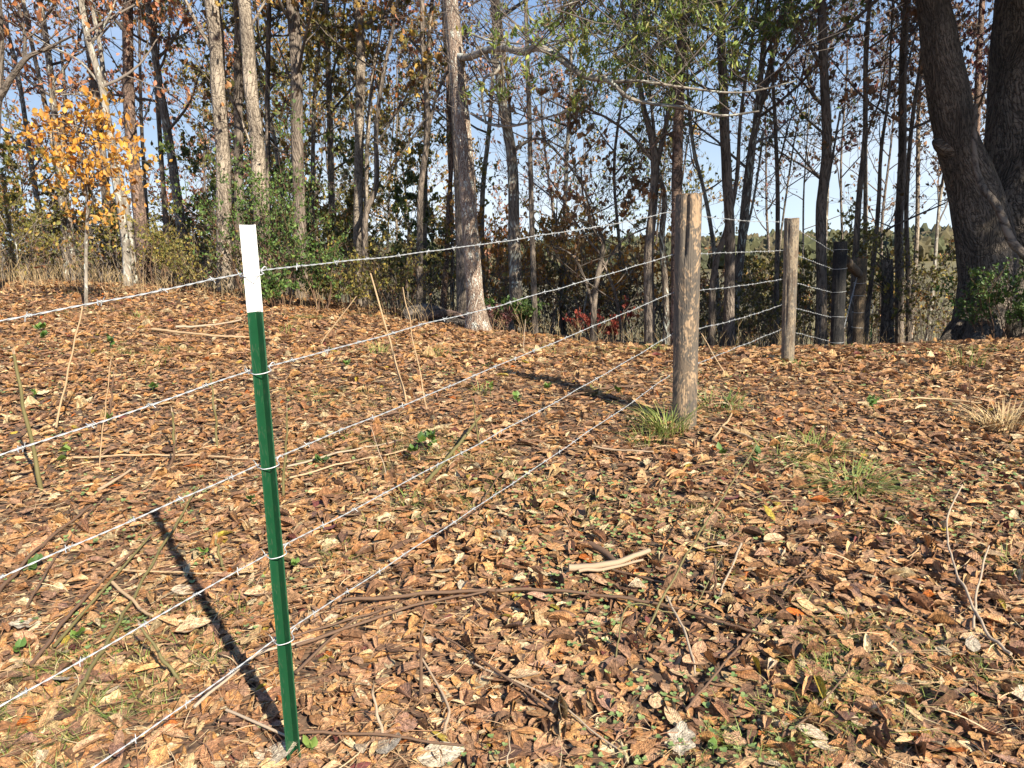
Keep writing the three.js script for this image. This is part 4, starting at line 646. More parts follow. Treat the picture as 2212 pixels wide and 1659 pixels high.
// ---------------------------------------------------------------- small green things
const leafGreen = [[0.09, 0.17, 0.028], [0.13, 0.22, 0.035], [0.06, 0.12, 0.02], [0.18, 0.26, 0.05]].map(c => new THREE.MeshPhysicalMaterial({ color: lin(...c), roughness: 0.55, transmission: 0.25, thickness: 0, side: THREE.DoubleSide }));
{ // clover-like seedlings
  const rng = mulberry(222), g = mergeGeometries([0, 2.1, 4.2].map(a => { const c = new THREE.CircleGeometry(0.5, 7); c.rotateX(-Math.PI / 2); c.translate(0.5, 0.05, 0); c.rotateZ(0.25); c.rotateY(a); return c; })), mat = new THREE.MeshPhysicalMaterial({ roughness: 0.6, transmission: 0.25, thickness: 0 }), L = [];
  for (let k = 0; k < 16000; k++) { const d = 1.1 + 6 * Math.pow(rng(), 1.2), x = (rng() - 0.5) * 2 * (d * 0.74 + 0.5), z = -d, q = fbm(x * 1.1 + 20, 2, z * 1.1, 3) + (x > -0.2 && d < 3.6 ? 0.14 : 0) + (x < -0.7 && d < 2.6 ? 0.05 : 0); if (q < 0.12 + rng() * 0.25) continue; const s = 0.005 + rng() * 0.008; L.push([_m.compose(V(x, ground(x, z) + 0.02 + rng() * 0.018, z), _q.setFromEuler(new THREE.Euler((rng() - 0.5) * 0.6, rng() * 6.28, (rng() - 0.5) * 0.6)), _s.set(s, s, s)).clone(), rng()]); }
  const im = new THREE.InstancedMesh(g, mat, L.length); im.name = 'ground_seedlings'; im.userData = { kind: 'stuff', label: 'scattered tiny round green seedlings among the fallen leaves', category: 'ground cover' }; L.forEach((q, k) => { im.setMatrixAt(k, q[0]); im.setColorAt(k, _c.setRGB(0.15 + 0.12 * q[1], 0.24 + 0.1 * q[1], 0.07 + 0.05 * q[1])); }); scene.add(im); console.log('clover', L.length);
}
function bladeSet(rng, n, R, h, w, spread) { const g = new Geo(); for (let k = 0; k < n; k++) { const a = rng() * 6.283, r = R * Math.sqrt(rng()), b = V(Math.cos(a) * r, -0.01, Math.sin(a) * r), out = V(Math.cos(a + (rng() - 0.5) * 2), 0, Math.sin(a + (rng() - 0.5) * 2)), H = h * (0.45 + 0.75 * rng()), s = spread * (0.3 + rng()), pts = [0, 0.3, 0.6, 0.85, 1].map(t => b.clone().addScaledVector(out, s * H * t * t * 1.2).add(V(0, H * (t - 0.35 * s * t * t), 0))); g.strip(pts, [w, w, w * 0.85, w * 0.5, w * 0.08], V(-out.z, 0, out.x)); } return g.build(); }
const grassMats = [[0.15, 0.20, 0.04], [0.10, 0.16, 0.03], [0.24, 0.25, 0.07]].map(c => new THREE.MeshStandardMaterial({ color: lin(...c), roughness: 0.55, side: THREE.DoubleSide })), dryGrass = new THREE.MeshStandardMaterial({ color: lin(0.52, 0.38, 0.19), roughness: 0.7, side: THREE.DoubleSide }), dryGrass2 = new THREE.MeshStandardMaterial({ color: lin(0.40, 0.29, 0.16), roughness: 0.8, side: THREE.DoubleSide });
function tuft(px, py, n, R, h, spread, label, dry = 0.2, w = 0.0022) {
  const p = onGround(px, py), rng = mulberry(px * 7 + py), t = thing('grass_tuft', label, 'grass tuft', [p.x, p.y, p.z]);
  part('blades', bladeSet(rng, Math.round(n * 0.5), R, h, w, spread), dry > 0.8 ? dryGrass : grassMats[px % 2], t).userData.kind = 'stuff'; part('blades', bladeSet(rng, Math.round(n * (0.5 - dry * 0.35)), R, h * 0.9, w, spread), dry > 0.8 ? dryGrass2 : grassMats[2], t).userData.kind = 'stuff'; part('dry_blades', bladeSet(rng, Math.round(n * (0.1 + dry * 0.4)), R * 1.1, h * 0.8, w * 0.8, spread * 1.3), dryGrass, t).userData.kind = 'stuff';
}
tuft(1440, 935, 190, 0.11, 0.20, 0.9, 'tall green grass tuft at the foot of the tan wooden post', 0.25);
tuft(1400, 960, 90, 0.09, 0.13, 1.1, 'shorter grass tuft left of the tan post foot', 0.3);
tuft(1545, 880, 150, 0.22, 0.13, 0.9, 'spread green grass tuft just right of the tan post', 0.4);
tuft(1840, 1050, 240, 0.13, 0.15, 1.7, 'dark green flattened grass clump in the leaves at right', 0.1);
tuft(1760, 975, 180, 0.16, 0.12, 1.5, 'olive grass clump behind the dark green clump', 0.5);
tuft(1680, 985, 120, 0.16, 0.09, 1.6, 'low sparse grass left of the olive clump', 0.5);
tuft(2165, 925, 170, 0.13, 0.2, 1.0, 'dry straw-coloured grass tuft near the right edge', 1, 0.0026);
tuft(2195, 1230, 90, 0.08, 0.10, 1.2, 'green grass clump at the right edge below the straw tuft', 0.3);
tuft(1880, 1130, 70, 0.10, 0.07, 1.5, 'thin grass patch below the dark green clump', 0.4);
tuft(1725, 795, 70, 0.10, 0.10, 0.8, 'small grass tuft beside the slimmer wooden post', 0.2);
tuft(1930, 870, 60, 0.10, 0.09, 1.2, 'faint grass patch between the oak and the straw tuft', 0.5);
tuft(1420, 760, 60, 0.10, 0.12, 0.8, 'grass tuft on the crest left of the tan post', 0.2);
tuft(1290, 850, 50, 0.08, 0.08, 1, 'little grass tuft beside the post shadow', 0.3);
tuft(820, 765, 60, 0.10, 0.14, 0.7, 'upright grass tuft on the slope below the fallen log', 0.2);
tuft(940, 770, 60, 0.13, 0.12, 0.8, 'grass tuft in front of the lichened tree, lower left', 0.3);
tuft(1180, 765, 60, 0.16, 0.10, 0.9, 'grass patch right of the lichened tree foot', 0.3);
tuft(1040, 850, 40, 0.06, 0.10, 0.7, 'tiny grass tuft at the tip of the post shadow', 0.1);
tuft(620, 720, 50, 0.12, 0.14, 0.7, 'grass at the foot of the green shrub', 0.3);
tuft(2085, 790, 60, 0.15, 0.2, 0.6, 'thin tall grass in the shade of the oak', 0.1);
tuft(1090, 1040, 40, 0.06, 0.06, 1.3, 'low grass sprig under the third wire', 0.2);
tuft(880, 1090, 40, 0.04, 0.09, 1.3, 'grass sprig in the middle of the leaves', 0.1);
tuft(300, 690, 60, 0.16, 0.14, 0.8, 'grass patch on the left slope below the pine', 0.5);
tuft(330, 790, 40, 0.12, 0.10, 0.9, 'grass patch under the top wire at left', 0.4);
// dry weed stalks fringing the crest at left
{
  const rng = mulberry(454), g = new Geo(), seeds = new Geo();
  const t = new THREE.Group(); t.name = 'dry_weeds'; t.userData = { kind: 'stuff', label: 'fringe of dry tan weeds and grass along the crest under the trees', category: 'weeds' }; scene.add(t);
  for (let k = 0; k < 900; k++) { const px = rng() < 0.6 ? rng() * 720 - 20 : 720 + rng() * 1250, d = px < 720 ? 9.6 + rng() * 4.2 : 8.8 + rng() * 3, p = at(px, 640, d); p.y = ground(p.x, p.z); const h = (px < 720 ? 0.12 + 0.6 * rng() * rng() : 0.12 + 0.4 * rng() * rng()), a = rng() * 6.28, l = 0.1 + rng() * 0.5, pts = [0, 0.4, 0.75, 1].map(q => V(p.x + Math.cos(a) * l * h * q * q, p.y + h * q, p.z + Math.sin(a) * l * h * q * q)); g.tube(pts, [0.0028, 0.0024, 0.0018, 0.001], 3); if (rng() < 0.5) for (let j = 0; j < 3; j++) { const s = pts[2 - (j % 2)], e = s.clone().add(V((rng() - 0.5) * 0.2, 0.05 + rng() * 0.1, (rng() - 0.5) * 0.2)); seeds.tube([s, e], [0.002, 0.0008], 3); } }
  part('stalks', g.build(), dryGrass2, t); part('side_stems', seeds.build(), dryGrass, t);
}
// leafy weeds
const wideLeaf = (() => { const g = LEAF.oval.clone(); g.scale(1.5, 1, 1); return g; })();
function weed(px, py, h, n, size, label, mat) {
  const p = onGround(px, py), rng = mulberry(px * 13 + py), t = thing('weed_plant', label, 'weed', [p.x, p.y + 0.012, p.z]); size *= 1.25; h *= 1.25; const g = new Geo(), m = Math.max(1, Math.round(n / 7));
  for (let s = 0; s < m; s++) { const a = rng() * 6.283, l = rng() * 0.8, pts = [0, 0.35, 0.7, 1].map(q => V(Math.cos(a) * l * h * q, h * q * (0.7 + 0.3 * rng()), Math.sin(a) * l * h * q)); g.tube(pts, [0.002, 0.0017, 0.0014, 0.001], 4); for (let k = 0; k < n / m; k++) { const f = 0.35 + 0.65 * rng(), i = Math.min(2, Math.floor(f * 3)), q = pts[i].clone().lerp(pts[i + 1], f * 3 - i), o = part('leaf', wideLeaf, leafGreen[mat === undefined ? Math.floor(rng() * 3) : mat], t); o.position.copy(q); o.rotation.set(1.0 + (rng() - 0.5) * 0.8, rng() * 6.28, 0, 'YXZ'); o.scale.setScalar(size * (0.7 + 0.6 * rng())); } }
  part('stem', g.build(), leafGreen[2], t);
}
weed(925, 985, 0.10, 18, 0.034, 'dark green leafy weed between the second and third wires'); weed(880, 1000, 0.06, 10, 0.03, 'low green weed left of the dark leafy one'); weed(125, 1010, 0.06, 5, 0.034, 'two bright yellow-green leaves near the second wire at left', 3); weed(160, 1395, 0.03, 7, 0.022, 'small bright green star-shaped weed at lower left', 1); weed(45, 1425, 0.03, 6, 0.024, 'pale green serrated weed left of the star-shaped one', 0); weed(640, 1235, 0.03, 6, 0.024, 'green sprig close to the right side of the steel post', 1);
weed(60, 1250, 0.05, 10, 0.022, 'low dark weed cluster left, under the third wire', 2); weed(440, 1220, 0.05, 7, 0.02, 'little green weed under the fourth wire, left of the steel post', 1); weed(1060, 860, 0.10, 9, 0.022, 'thin yellow-green weed stalk beside the post shadow', 3); weed(1120, 880, 0.06, 9, 0.028, 'low green weed under the post shadow tip', 1); weed(1180, 855, 0.05, 8, 0.028, 'broad low weed along the post shadow', 1); weed(235, 920, 0.05, 7, 0.026, 'fresh green sprout at the foot of a cut stem, left', 3); weed(240, 760, 0.10, 12, 0.04, 'dark green weed on the slope at left', 2); weed(90, 745, 0.08, 10, 0.04, 'green weed near the left edge under the top wire', 0);
weed(75, 870, 0.06, 9, 0.026, 'green weed at the left edge under the second wire', 1); weed(330, 850, 0.06, 10, 0.03, 'cluster of green weed leaves above the second wire', 0); weed(1345, 860, 0.06, 8, 0.03, 'weed leaves right of the post shadow', 1); weed(1480, 880, 0.08, 8, 0.025, 'weed shoots at the right foot of the tan post', 0); weed(1640, 1010, 0.06, 7, 0.03, 'small leafy weed among leaves right of the tan post', 2); weed(1560, 1000, 0.05, 6, 0.03, 'sparse weed below the grass right of the tan post', 0); weed(1890, 905, 0.12, 7, 0.035, 'upright weed stalk with few leaves at right', 0); weed(545, 1100, 0.04, 8, 0.022, 'low weed just left of the steel post', 2); weed(1540, 1640, 0.03, 6, 0.02, 'tiny green sprout at the bottom centre', 1); weed(675, 1635, 0.035, 6, 0.02, 'bright green sprout right of the steel post foot', 3);
weed(80, 720, 0.05, 8, 0.05, 'broad green leaves under the top wire at far left', 1); weed(750, 800, 0.05, 8, 0.03, 'green weed on the slope behind the second wire', 1); weed(690, 1010, 0.04, 7, 0.035, 'weed leaves beside the straw bundle right of the steel post', 2);

// ---------------------------------------------------------------- cut stems, dry stalks, sticks
const stemOlive = new THREE.MeshStandardMaterial({ color: lin(0.14, 0.12, 0.045), roughness: 0.7 }), stemBrown = new THREE.MeshStandardMaterial({ color: lin(0.13, 0.075, 0.045), roughness: 0.8 }), stemTan = new THREE.MeshStandardMaterial({ color: lin(0.42, 0.29, 0.165), roughness: 0.7 }), stemGrey = new THREE.MeshStandardMaterial({ color: lin(0.36, 0.28, 0.20), roughness: 0.8 }), rawWood = new THREE.MeshStandardMaterial({ color: lin(0.36, 0.26, 0.17), roughness: 0.8 });
// foot and tip as seen; the tip stands at the foot's distance plus an offset
function stalk(foot, tip, w, mat, label, name = 'cut_stem', dz = 0, kinks = 0.012) {
  const f = onGround(...foot), rng = mulberry(foot[0] * 3 + foot[1]), e = at(tip[0], tip[1], -f.z + dz).sub(f), t = thing(name, label, 'stem', [f.x, f.y, f.z]), r = w * (name === 'dry_stalk' ? 0.36 : 0.5) * -f.z / FP, P = []; if (name === 'dry_stalk') kinks *= 0.5;
  for (let k = 0; k <= 8; k++) { const q = e.clone().multiplyScalar(k / 8); if (k && k < 8) q.add(V((rng() - 0.5) * kinks, 0, (rng() - 0.5) * kinks)); P.push(q); } P[0].y -= 0.02;
  const R = P.map((_, k) => r * (1.1 - 0.45 * k / 8) * (k % 3 === 1 ? 1.12 : 1)), [p, q] = spline(P, R, 0.02);
  part('stem', new Geo().tube(p, q, 7, 0.12, rng() * 9, true).build(), mat, t);
  if (name === 'cut_stem') { const d = p[p.length - 1].clone().sub(p[p.length - 2]).normalize(), g = new Geo(); for (let k = 0; k < 4; k++) { const s = p[p.length - 1].clone().add(V((rng() - 0.5) * r, 0, (rng() - 0.5) * r)); g.tube([s, s.clone().addScaledVector(d, 0.012 + rng() * 0.03).add(V((rng() - 0.5) * 0.01, 0, (rng() - 0.5) * 0.01))], [r * 0.35, 0.0004], 4); } part('torn_end', g.build(), rawWood, t, 'torn pale end'); }
}
stalk([90, 1060], [30, 765], 9, stemOlive, 'tallest cut green-brown stem, beside the second wire at left'); stalk([236, 905], [245, 812], 5, stemBrown, 'short dark cut stem with a sprout, above the second wire'); stalk([470, 975], [456, 805], 5, stemOlive, 'thin cut stem standing left of the steel post, crossing the second wire'); stalk([365, 1020], [380, 950], 6, stemBrown, 'reddish cut stem leaning right under the second wire'); stalk([378, 980], [372, 890], 6, stemOlive, 'stubby green cut stem under the second wire'); stalk([612, 1075], [620, 890], 6, stemOlive, 'cut stem right beside the steel post between second and third wires'); stalk([485, 1235], [466, 1165], 7, stemOlive, 'leaning cut stem left of the steel post at the fourth wire'); stalk([405, 1495], [305, 1355], 9, stemOlive, 'long leaning olive cut stem at lower left', 'cut_stem', 0.12); stalk([905, 1525], [912, 1365], 9, stemBrown, 'thick brown cut stem standing at lower centre'); stalk([825, 1600], [805, 1490], 8, stemGrey, 'pale broken stub at the bottom centre'); stalk([1545, 1300], [1545, 1220], 6, stemBrown, 'short cut stub right of the split wood', 'cut_stem'); stalk([1100, 1690], [1100, 1690 - 90], 5, stemGrey, 'short dry stub at the bottom edge', 'cut_stem');
stalk([880, 872], [800, 590], 7, stemTan, 'tall leaning tan dry stalk crossing the second wire', 'dry_stalk', 0, 0.02); stalk([925, 890], [870, 620], 4, stemTan, 'thin pale dry stalk beside the tall leaning one', 'dry_stalk', 0, 0.03); stalk([118, 930], [178, 660], 6, stemTan, 'curved straw stalk rising to the top wire at left', 'dry_stalk', 0.1, 0.02); stalk([213, 1010], [240, 775], 4, stemTan, 'slender straw stalk under the top wire at left', 'dry_stalk'); stalk([1570, 815], [1515, 720], 4, stemTan, 'bent pale dry stalk right of the tan post', 'dry_stalk', 0, 0.01); stalk([1040, 985], [1020, 860], 5, stemOlive, 'thin stem with leaves near the post shadow', 'dry_stalk'); stalk([840, 1040], [800, 920], 3, stemGrey, 'hair-thin pale stalk at centre left', 'dry_stalk'); stalk([545, 1030], [530, 950], 3, stemBrown, 'tiny dark stalk left of the steel post', 'dry_stalk'); stalk([1130, 760], [1135, 690], 3, stemGrey, 'thin stalk at the crest right of the lichened tree', 'dry_stalk'); stalk([690, 745], [770, 640], 4, stemTan, 'slanting pale stalk by the green shrub', 'dry_stalk'); stalk([1790, 955], [1785, 850], 3, stemBrown, 'thin reddish weed stalk right of the tan post', 'dry_stalk'); stalk([1660, 955], [1670, 900], 3, stemBrown, 'short reddish stalk beside the bright orange leaf', 'dry_stalk'); stalk([2100, 905], [2090, 790], 3, stemBrown, 'thin sapling stalk in the oak shade', 'dry_stalk');
stalk([230, 640], [205, 590], 3, stemTan, 'straw stalk on the crest at left', 'dry_stalk'); stalk([92, 620], [80, 580], 3, stemTan, 'stalk under the small red leaf at far left', 'dry_stalk');
{ const p = at(82, 578, -onGround(92, 620).z), t = thing('red_leaf', 'single red-orange leaf caught on a stalk at far left', 'leaf', p.toArray()); part('blade', LITTER[7], new THREE.MeshStandardMaterial({ map: leafTex, color: lin(0.75, 0.16, 0.06), roughness: 0.6 }), t).scale.setScalar(0.16); }
function stick(pts, w, mat, label, lift = 0.02, name = 'stick', cat = 'stick') {
  const P = pts.map(q => { const g = onGround(q[0], q[1]); g.y += Math.max(q[2] ?? 0, 0.038 - 0.008 * (w < 6)); return g; }), o = P[0].clone(), rng = mulberry(pts[0][0] + pts[0][1] * 5), r = w / 2 * -o.z / FP; P.forEach(q => q.sub(o)); const t = thing(name, label, cat, o.toArray()), [p, q] = spline(P, P.map((_, k) => r * (1.05 - 0.5 * k / P.length)), 0.025);
  p.forEach((v, k) => { v.y += 0.006 * fbm(k * 0.3 + w, r * 99, 3, 2); v.x += 0.006 * fbm(k * 0.3 + 8, r * 99, 3, 2); }); part('shaft', new Geo().tube(p, q, 6, 0.18, rng() * 9, true).build(), mat, t); return t;
}
stick([[920, 1060], [980, 995, 0.05], [1040, 945, 0.12]], 10, stemOlive, 'dark olive stick propped between the third and fourth wires'); stick([[740, 1320], [1000, 1300], [1200, 1297], [1450, 1335], [1660, 1400]], 9, stemBrown, 'long bowed brown stem lying across the centre foreground'); stick([[640, 1420], [900, 1330], [1050, 1300]], 8, stemBrown, 'brown stem running up to the bowed stem from the left'); stick([[520, 1440], [760, 1360], [860, 1330]], 6, stemBrown, 'slender reddish stem close to the steel post'); stick([[1230, 1248], [1320, 1240, 0.04], [1405, 1215, 0.05]], 17, rawWood, 'pale split piece of wood lying at centre right'); stick([[1250, 1255], [1300, 1250, 0.03], [1390, 1232, 0.03]], 9, rawWood, 'thin pale splinter under the split wood'); stick([[1275, 1195], [1310, 1215], [1330, 1235]], 16, stemBrown, 'short dark chunk of branch behind the split wood'); stick([[1390, 1400], [1470, 1290, 0.12], [1560, 1180, 0.2], [1640, 1090, 0.3]], 6, stemOlive, 'long green-brown cane arching up at right of centre'); stick([[1330, 1440], [1360, 1370, 0.1], [1480, 1340], [1560, 1260, 0.1]], 4, stemOlive, 'thin cane crossing under the arching one');
stick([[2180, 1440], [2130, 1390, 0.03], [2090, 1330, 0.06], [2050, 1230, 0.07], [2045, 1160, 0.09], [2075, 1095, 0.1]], 8, stemGrey, 'grey forked branch lying at the right edge'); stick([[2100, 1380], [2110, 1300, 0.06], [2130, 1230, 0.09]], 6, stemGrey, 'thin grey twig forking from the branch at the right edge'); stick([[70, 1460], [180, 1320], [290, 1210, 0.04]], 10, stemBrown, 'dark brown cane slanting up at lower left'); stick([[160, 1540], [280, 1330], [430, 1090, 0.08]], 11, stemOlive, 'longest olive cane slanting up at left'); stick([[120, 1420], [230, 1290], [330, 1180, 0.05]], 8, stemOlive, 'olive cane between the two dark canes at left'); stick([[0, 1300], [90, 1200], [200, 1110]], 9, stemBrown, 'brown cane leaning off the left edge'); stick([[60, 1330], [160, 1170], [225, 1095, 0.04]], 6, stemBrown, 'thin dark cane by the left edge'); stick([[245, 1280], [300, 1330], [330, 1355]], 8, stemTan, 'pale dry sliver at lower left'); stick([[215, 1075], [250, 1055], [285, 1030]], 8, rawWood, 'short pale split stem under the second wire'); stick([[160, 1000], [380, 995], [560, 1005]], 5, stemTan, 'long tan straw lying left of the steel post'); stick([[620, 1020], [760, 985], [860, 965]], 5, stemGrey, 'tan cane right of the steel post, upper one'); stick([[625, 1045], [760, 1010], [880, 985]], 5, stemTan, 'tan cane right of the steel post, lower one'); stick([[640, 1010], [700, 1000], [800, 960]], 5, stemOlive, 'greenish straw beside the tan canes');
stick([[250, 1245], [430, 1255], [560, 1250]], 5, stemTan, 'thin straw lying behind the fourth wire at left'); stick([[420, 1555], [560, 1440], [680, 1405]], 9, stemGrey, 'thick dry cane passing behind the steel post'); stick([[640, 1480], [720, 1400], [770, 1360]], 8, stemBrown, 'brown cane beside the foot of the steel post'); stick([[490, 1560], [640, 1632, 0.05], [655, 1630, 0.05]], 7, stemGrey, 'dry stick resting against the steel post foot'); stick([[620, 1610], [780, 1612], [1000, 1640]], 8, stemBrown, 'reddish stem lying along the bottom edge'); stick([[1190, 1560], [1040, 1450], [960, 1400]], 7, stemBrown, 'dark stem slanting down to the bottom centre'); stick([[1020, 1450], [1190, 1530], [1330, 1640]], 5, stemGrey, 'long thin grey stem running to the bottom right of centre'); stick([[1600, 1190], [1560, 1290], [1540, 1330]], 5, stemGrey, 'small bent twig left of the canes at right'); stick([[1440, 1310], [1490, 1420], [1500, 1480]], 6, stemGrey, 'grey crooked twig at right of centre'); stick([[1300, 1240], [1560, 1300], [1760, 1260]], 5, stemBrown, 'long brown straw right of the split wood'); stick([[960, 1610], [970, 1550], [905, 1440]], 8, rawWood, 'pale peeled stem at the bottom centre'); stick([[1480, 1560], [1700, 1300], [1760, 1230]], 6, stemBrown, 'brown cane slanting across the lower right'); stick([[1700, 1610], [1810, 1500], [1850, 1420]], 5, stemBrown, 'thin cane in the lower right corner'); stick([[1280, 975], [1340, 985], [1410, 988]], 5, rawWood, 'pale thin twig left of the grass at the post'); stick([[870, 1190], [1010, 1130], [1080, 1040]], 5, stemBrown, 'brown twig under the fifth wire at centre');
stick([[1540, 960], [1580, 900], [1560, 860]], 5, stemTan, 'bent dry stem right of the tan post foot'); stick([[1560, 935], [1620, 960], [1660, 970]], 6, stemTan, 'dry stem lying right of the tan post foot'); stick([[1390, 840], [1300, 850], [1210, 870]], 5, stemBrown, 'dark twig along the post shadow'); stick([[330, 720], [480, 735], [560, 738]], 6, stemTan, 'pale stick on the slope under the top wire'); stick([[1850, 880], [2010, 870], [2120, 880]], 5, stemTan, 'pale straw lying on the leaves at right'); stick([[380, 715], [440, 712], [520, 700]], 6, stemGrey, 'weathered pale branch left of the green shrub');

// ---- fallen log by the lichened tree
{
  const P = [[878, 690, 34, 9.9], [905, 674, 40, 9.9], [945, 684, 42, 9.9], [985, 700, 30, 9.8], [1012, 706, 20, 9.6]].map(q => { const p = at(q[0], q[1], q[3]); return [p, q[2] / 2 * q[3] / FP]; }), o = P[0][0].clone(); o.y = ground(o.x, o.z);
  const t = thing('fallen_log', 'rotting dark log lying behind the lichened trunk', 'log', o.toArray()), [p, r] = spline(P.map(q => { const v = q[0].clone(); v.y = Math.max(ground(v.x, v.z) + q[1] * 0.5, Math.min(v.y, ground(v.x, v.z) + q[1] * 1.4)); return v.sub(o); }), P.map(q => q[1]), 0.05);
  part('trunk', new Geo().tube(p, r, 18, 0.3, 6.6, true).build(), BARK.oak, t);
  const [p2, r2] = spline([V(0.2, 0.05, 0.1), V(0.6, 0.1, 0.15), V(0.85, 0.03, 0.2)], [0.05, 0.045, 0.03], 0.05); part('bark_slab', new Geo().tube(p2, r2, 10, 0.3, 2.2, true).build(), BARK.pine, t);
}
// ---- shrubs
function shrub(px, py, d, w, h, n, leaves, pal, label, o = {}, name = 'shrub') {
  const p = at(px, py, d); p.y = ground(p.x, p.z); const rng = mulberry(px * 3 + py), t = thing(name, label, 'shrub', p.toArray()), tw = new Geo(), spots = [], oo = { ...OPT, kids: 6, kids2: 4, leaves, leaf: 0.046, levels: 2, wander: 0.45, lift: 0.8, rmin: 0.0016, ...o };
  for (let k = 0; k < n; k++) { const a = rng() * 6.283, r = rng() * w * 0.35; branch(tw, V(Math.cos(a) * r, 0, Math.sin(a) * r), V(Math.cos(a) * w / h * (0.2 + rng() * 0.5), 1, Math.sin(a) * w / h * (0.2 + rng() * 0.5)).normalize(), h * (0.5 + 0.55 * rng()), 0.010, 0, rng, oo, spots); }
  part('stems', tw.build(), stemBrown, t).userData.kind = 'stuff'; leafMesh(spots, oo.kind, PAL[pal], rng, t, 'foliage');
}
shrub(610, 650, 10.2, 0.9, 2.2, 10, 9, 'shrub', 'tall green small-leaved shrub behind the white post tip'); shrub(525, 650, 10.6, 0.5, 1.9, 5, 6, 'shrub', 'loose green shrub at the foot of the pale trunks'); shrub(690, 670, 10.0, 0.7, 1.1, 7, 8, 'shrub', 'lower right part of the green thicket beside the tall shrub'); shrub(590, 668, 9.6, 0.5, 0.5, 7, 8, 'shrub', 'knee-high green bush at the foot of the tall shrub');
shrub(1110, 715, 10.0, 0.5, 0.55, 9, 9, 'shrub', 'dark green leafy bush round the foot of the mossy trunk', { leaf: 0.045 }); shrub(1290, 735, 10.8, 0.9, 0.5, 7, 9, 'red', 'low bush of bright red leaves under the crooked black tree', { leaf: 0.04 }); shrub(2150, 735, 8.9, 0.7, 0.9, 9, 6, 'shrub', 'green briars climbing the foot of the giant oak', { leaf: 0.045 }); shrub(2205, 740, 8.7, 0.6, 0.6, 7, 8, 'shrub', 'low green bush at the right edge under the oak', { leaf: 0.045 }); shrub(1230, 735, 14, 1.2, 1.8, 8, 6, 'gold', 'yellow-brown bush below the bright gap', { leaf: 0.05 }); shrub(330, 630, 12, 1.2, 1.1, 8, 6, 'olive', 'olive scrub at the foot of the pine'); shrub(40, 620, 13, 1.5, 1.3, 8, 6, 'olive', 'olive scrub at the left end of the crest'); shrub(840, 690, 11, 1.2, 1.0, 8, 5, 'olive', 'thin scrub behind the fallen log'); shrub(1640, 750, 11.5, 1.4, 0.9, 8, 4, 'olive', 'thin scrub between the two wooden posts'); shrub(740, 680, 10.4, 0.8, 0.7, 8, 5, 'olive', 'dry scrub right of the green thicket'); shrub(440, 640, 11.5, 1.1, 0.8, 8, 5, 'olive', 'scrub left of the pale trunks'); shrub(1060, 720, 9.4, 0.4, 0.35, 5, 4, 'maroon', 'small maroon-leaved twigs right of the lichened tree');
// ---- yellow-leaved young tree at left
{
  const d = 8.6, rng = mulberry(7007), foot = at(182, 640, d); foot.y = ground(foot.x, foot.z); const t = thing('yellow_sapling', 'young tree with large golden yellow leaves at left', 'tree', foot.toArray()), tw = new Geo(), spots = [], big = [];
  const P = [[190, 640], [186, 520], [189, 460], [182, 380], [170, 300], [160, 250]].map(q => at(q[0], q[1], d).sub(foot)); P[0].set(0, -0.05, 0); const [p, r] = spline(P, [0.022, 0.019, 0.017, 0.014, 0.010, 0.005], 0.1); part('trunk', new Geo().tube(p, r, 8, 0.1, 3).build(), BARK.smooth, t);
  const tips = []; for (const [y, x0, x1, n] of [[215, 120, 260, 6], [262, 60, 290, 11], [300, 20, 320, 14], [345, 60, 335, 14], [392, 90, 345, 12], [440, 130, 300, 7], [490, 165, 250, 4]]) for (let k = 0; k < n; k++) tips.push([lerp(x0, x1, (k + rng()) / n), y + (rng() - 0.5) * 34]);
  for (const q of tips) { const e = at(q[0], q[1], d + (rng() - 0.5) * 0.9).sub(foot), s = p[Math.floor(p.length * (0.35 + 0.6 * rng()))].clone(), m = s.clone().lerp(e, 0.5); m.y += 0.06; const [a, b] = spline([s, m, e], [0.008, 0.005, 0.002], 0.06); tw.tube(a, b, 4); for (let k = 0; k < 15; k++) { const f = 0.45 + 0.6 * rng(), i = Math.min(a.length - 1, Math.floor(f * a.length)), c = a[i]; spots.push([c.x + (rng() - 0.5) * 0.42, c.y + (rng() - 0.5) * 0.09, c.z + (rng() - 0.5) * 0.42, 0.074]); } }
  part('branches', tw.build(), twigGrey, t); leafMesh(spots, 'oval', PAL.gold, rng, t, 'foliage');
}

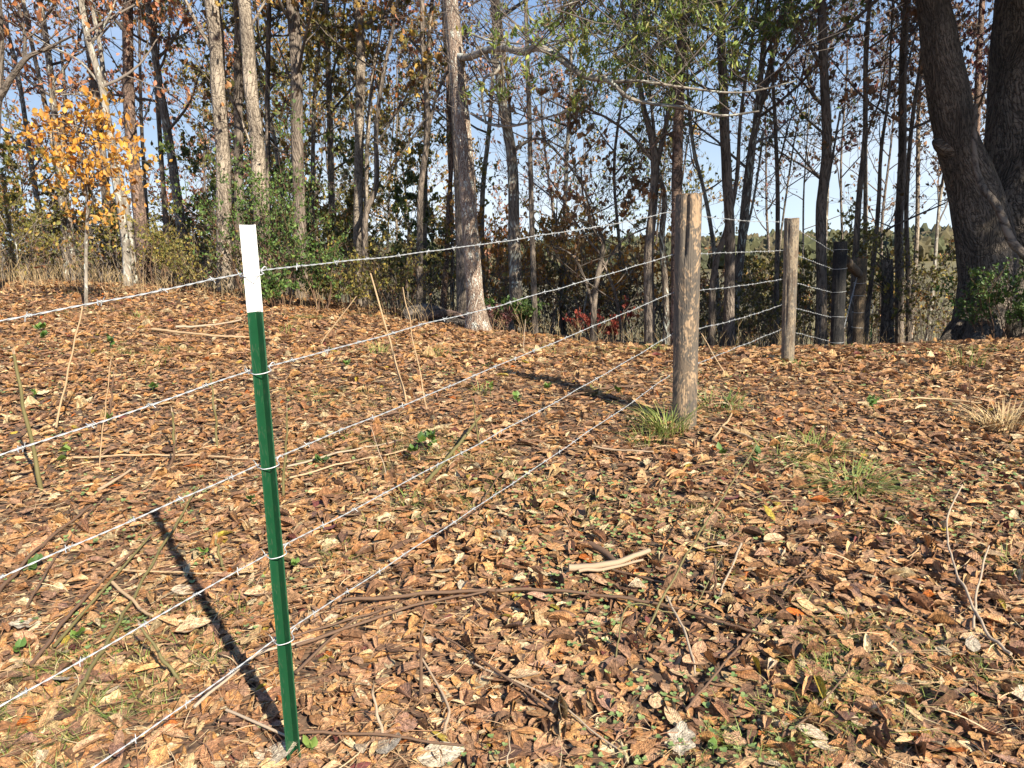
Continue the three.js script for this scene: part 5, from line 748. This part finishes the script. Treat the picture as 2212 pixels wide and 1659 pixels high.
// ---- low brush on the slope behind the crest, too dense to count
{
  const rng = mulberry(3131), g = new Geo(), spots = [], t = new THREE.Group(); t.name = 'undergrowth'; t.userData = { kind: 'stuff', label: 'tangled low brush and dry weeds on the slope behind the trees', category: 'undergrowth' }; scene.add(t);
  for (let k = 0; k < 1500; k++) {
    const px = -80 + rng() * 2240, d = 12.5 + 24 * rng() * rng(), p = at(px, 640, d); p.y = ground(p.x, p.z); const h = 0.3 + rng() * 0.95, a = rng() * 6.283, l = 0.15 + rng() * 0.5, w = 0.002 + d * 0.00022, pts = [0, 0.4, 0.75, 1].map(q => V(p.x + Math.cos(a) * l * h * q * q + (rng() - 0.5) * 0.08, p.y + h * q, p.z + Math.sin(a) * l * h * q * q)); g.tube(pts, [w * 1.6, w * 1.2, w, w * 0.5], 3);
    for (let j = 0; j < 3; j++) { const s = pts[1].clone().lerp(pts[3], rng()), e = s.clone().add(V((rng() - 0.5) * 0.8, (rng() - 0.1) * 0.45, (rng() - 0.5) * 0.8)); g.tube([s, e], [w, w * 0.5], 3); if (rng() < 0.75) for (let m = 0; m < 5; m++) { const q = s.clone().lerp(e, 0.3 + rng() * 0.7); spots.push([q.x + (rng() - 0.5) * 0.12, q.y + (rng() - 0.5) * 0.12, q.z + (rng() - 0.5) * 0.12, 0.055 + d * 0.0012]); } }
  }
  part('stems', g.build(), twigGrey, t); leafMesh(spots, 'oval', [...PAL.olive, ...PAL.olive, ...PAL.mixed, ...PAL.brown], rng, t, 'leaves');
}
// ---- thin grass coming up through the leaves
{
  const rng = mulberry(9191), gs = [0, 1, 2].map(() => bladeSet(rng, 14, 0.03, 0.075, 0.0016, 1.2)), B = gs.map(() => []);
  for (let k = 0; k < 60000; k++) { const d = 1.6 + 9 * rng(), x = (rng() - 0.5) * 2 * (d * 0.72 + 0.5), z = -d, q = fbm(x * 0.75 + 41, 6, z * 0.75, 3) + (x > 0.4 ? 0.04 : 0) + (d > 5 ? 0.05 : 0); if (q < 0.36 + rng() * 0.35 || rng() < 0.55) continue; const s = 0.4 + rng() * 0.6; B[k % 3].push([_m.compose(V(x, ground(x, z), z), _q.setFromEuler(new THREE.Euler(0, rng() * 6.28, 0)), _s.set(s, s, s)).clone(), rng()]); }
  const t = new THREE.Group(); t.name = 'thin_grass'; t.userData = { kind: 'stuff', label: 'thin patches of short green grass coming through the leaves', category: 'grass' }; scene.add(t);
  B.forEach((L, b) => { const im = new THREE.InstancedMesh(gs[b], new THREE.MeshStandardMaterial({ roughness: 0.6, side: THREE.DoubleSide }), L.length); im.name = 'grass_blades_' + String(b + 1).padStart(3, '0'); im.userData.kind = 'stuff'; L.forEach((q, k) => { im.setMatrixAt(k, q[0]); const r = q[1]; im.setColorAt(k, r < 0.62 ? _c.setRGB(0.14 + 0.1 * r, 0.19 + 0.08 * r, 0.045) : _c.setRGB(0.42, 0.34, 0.15)); }); t.add(im); });
  console.log('grass', B.map(q => q.length).join());
}
renderer.render(scene, camera);
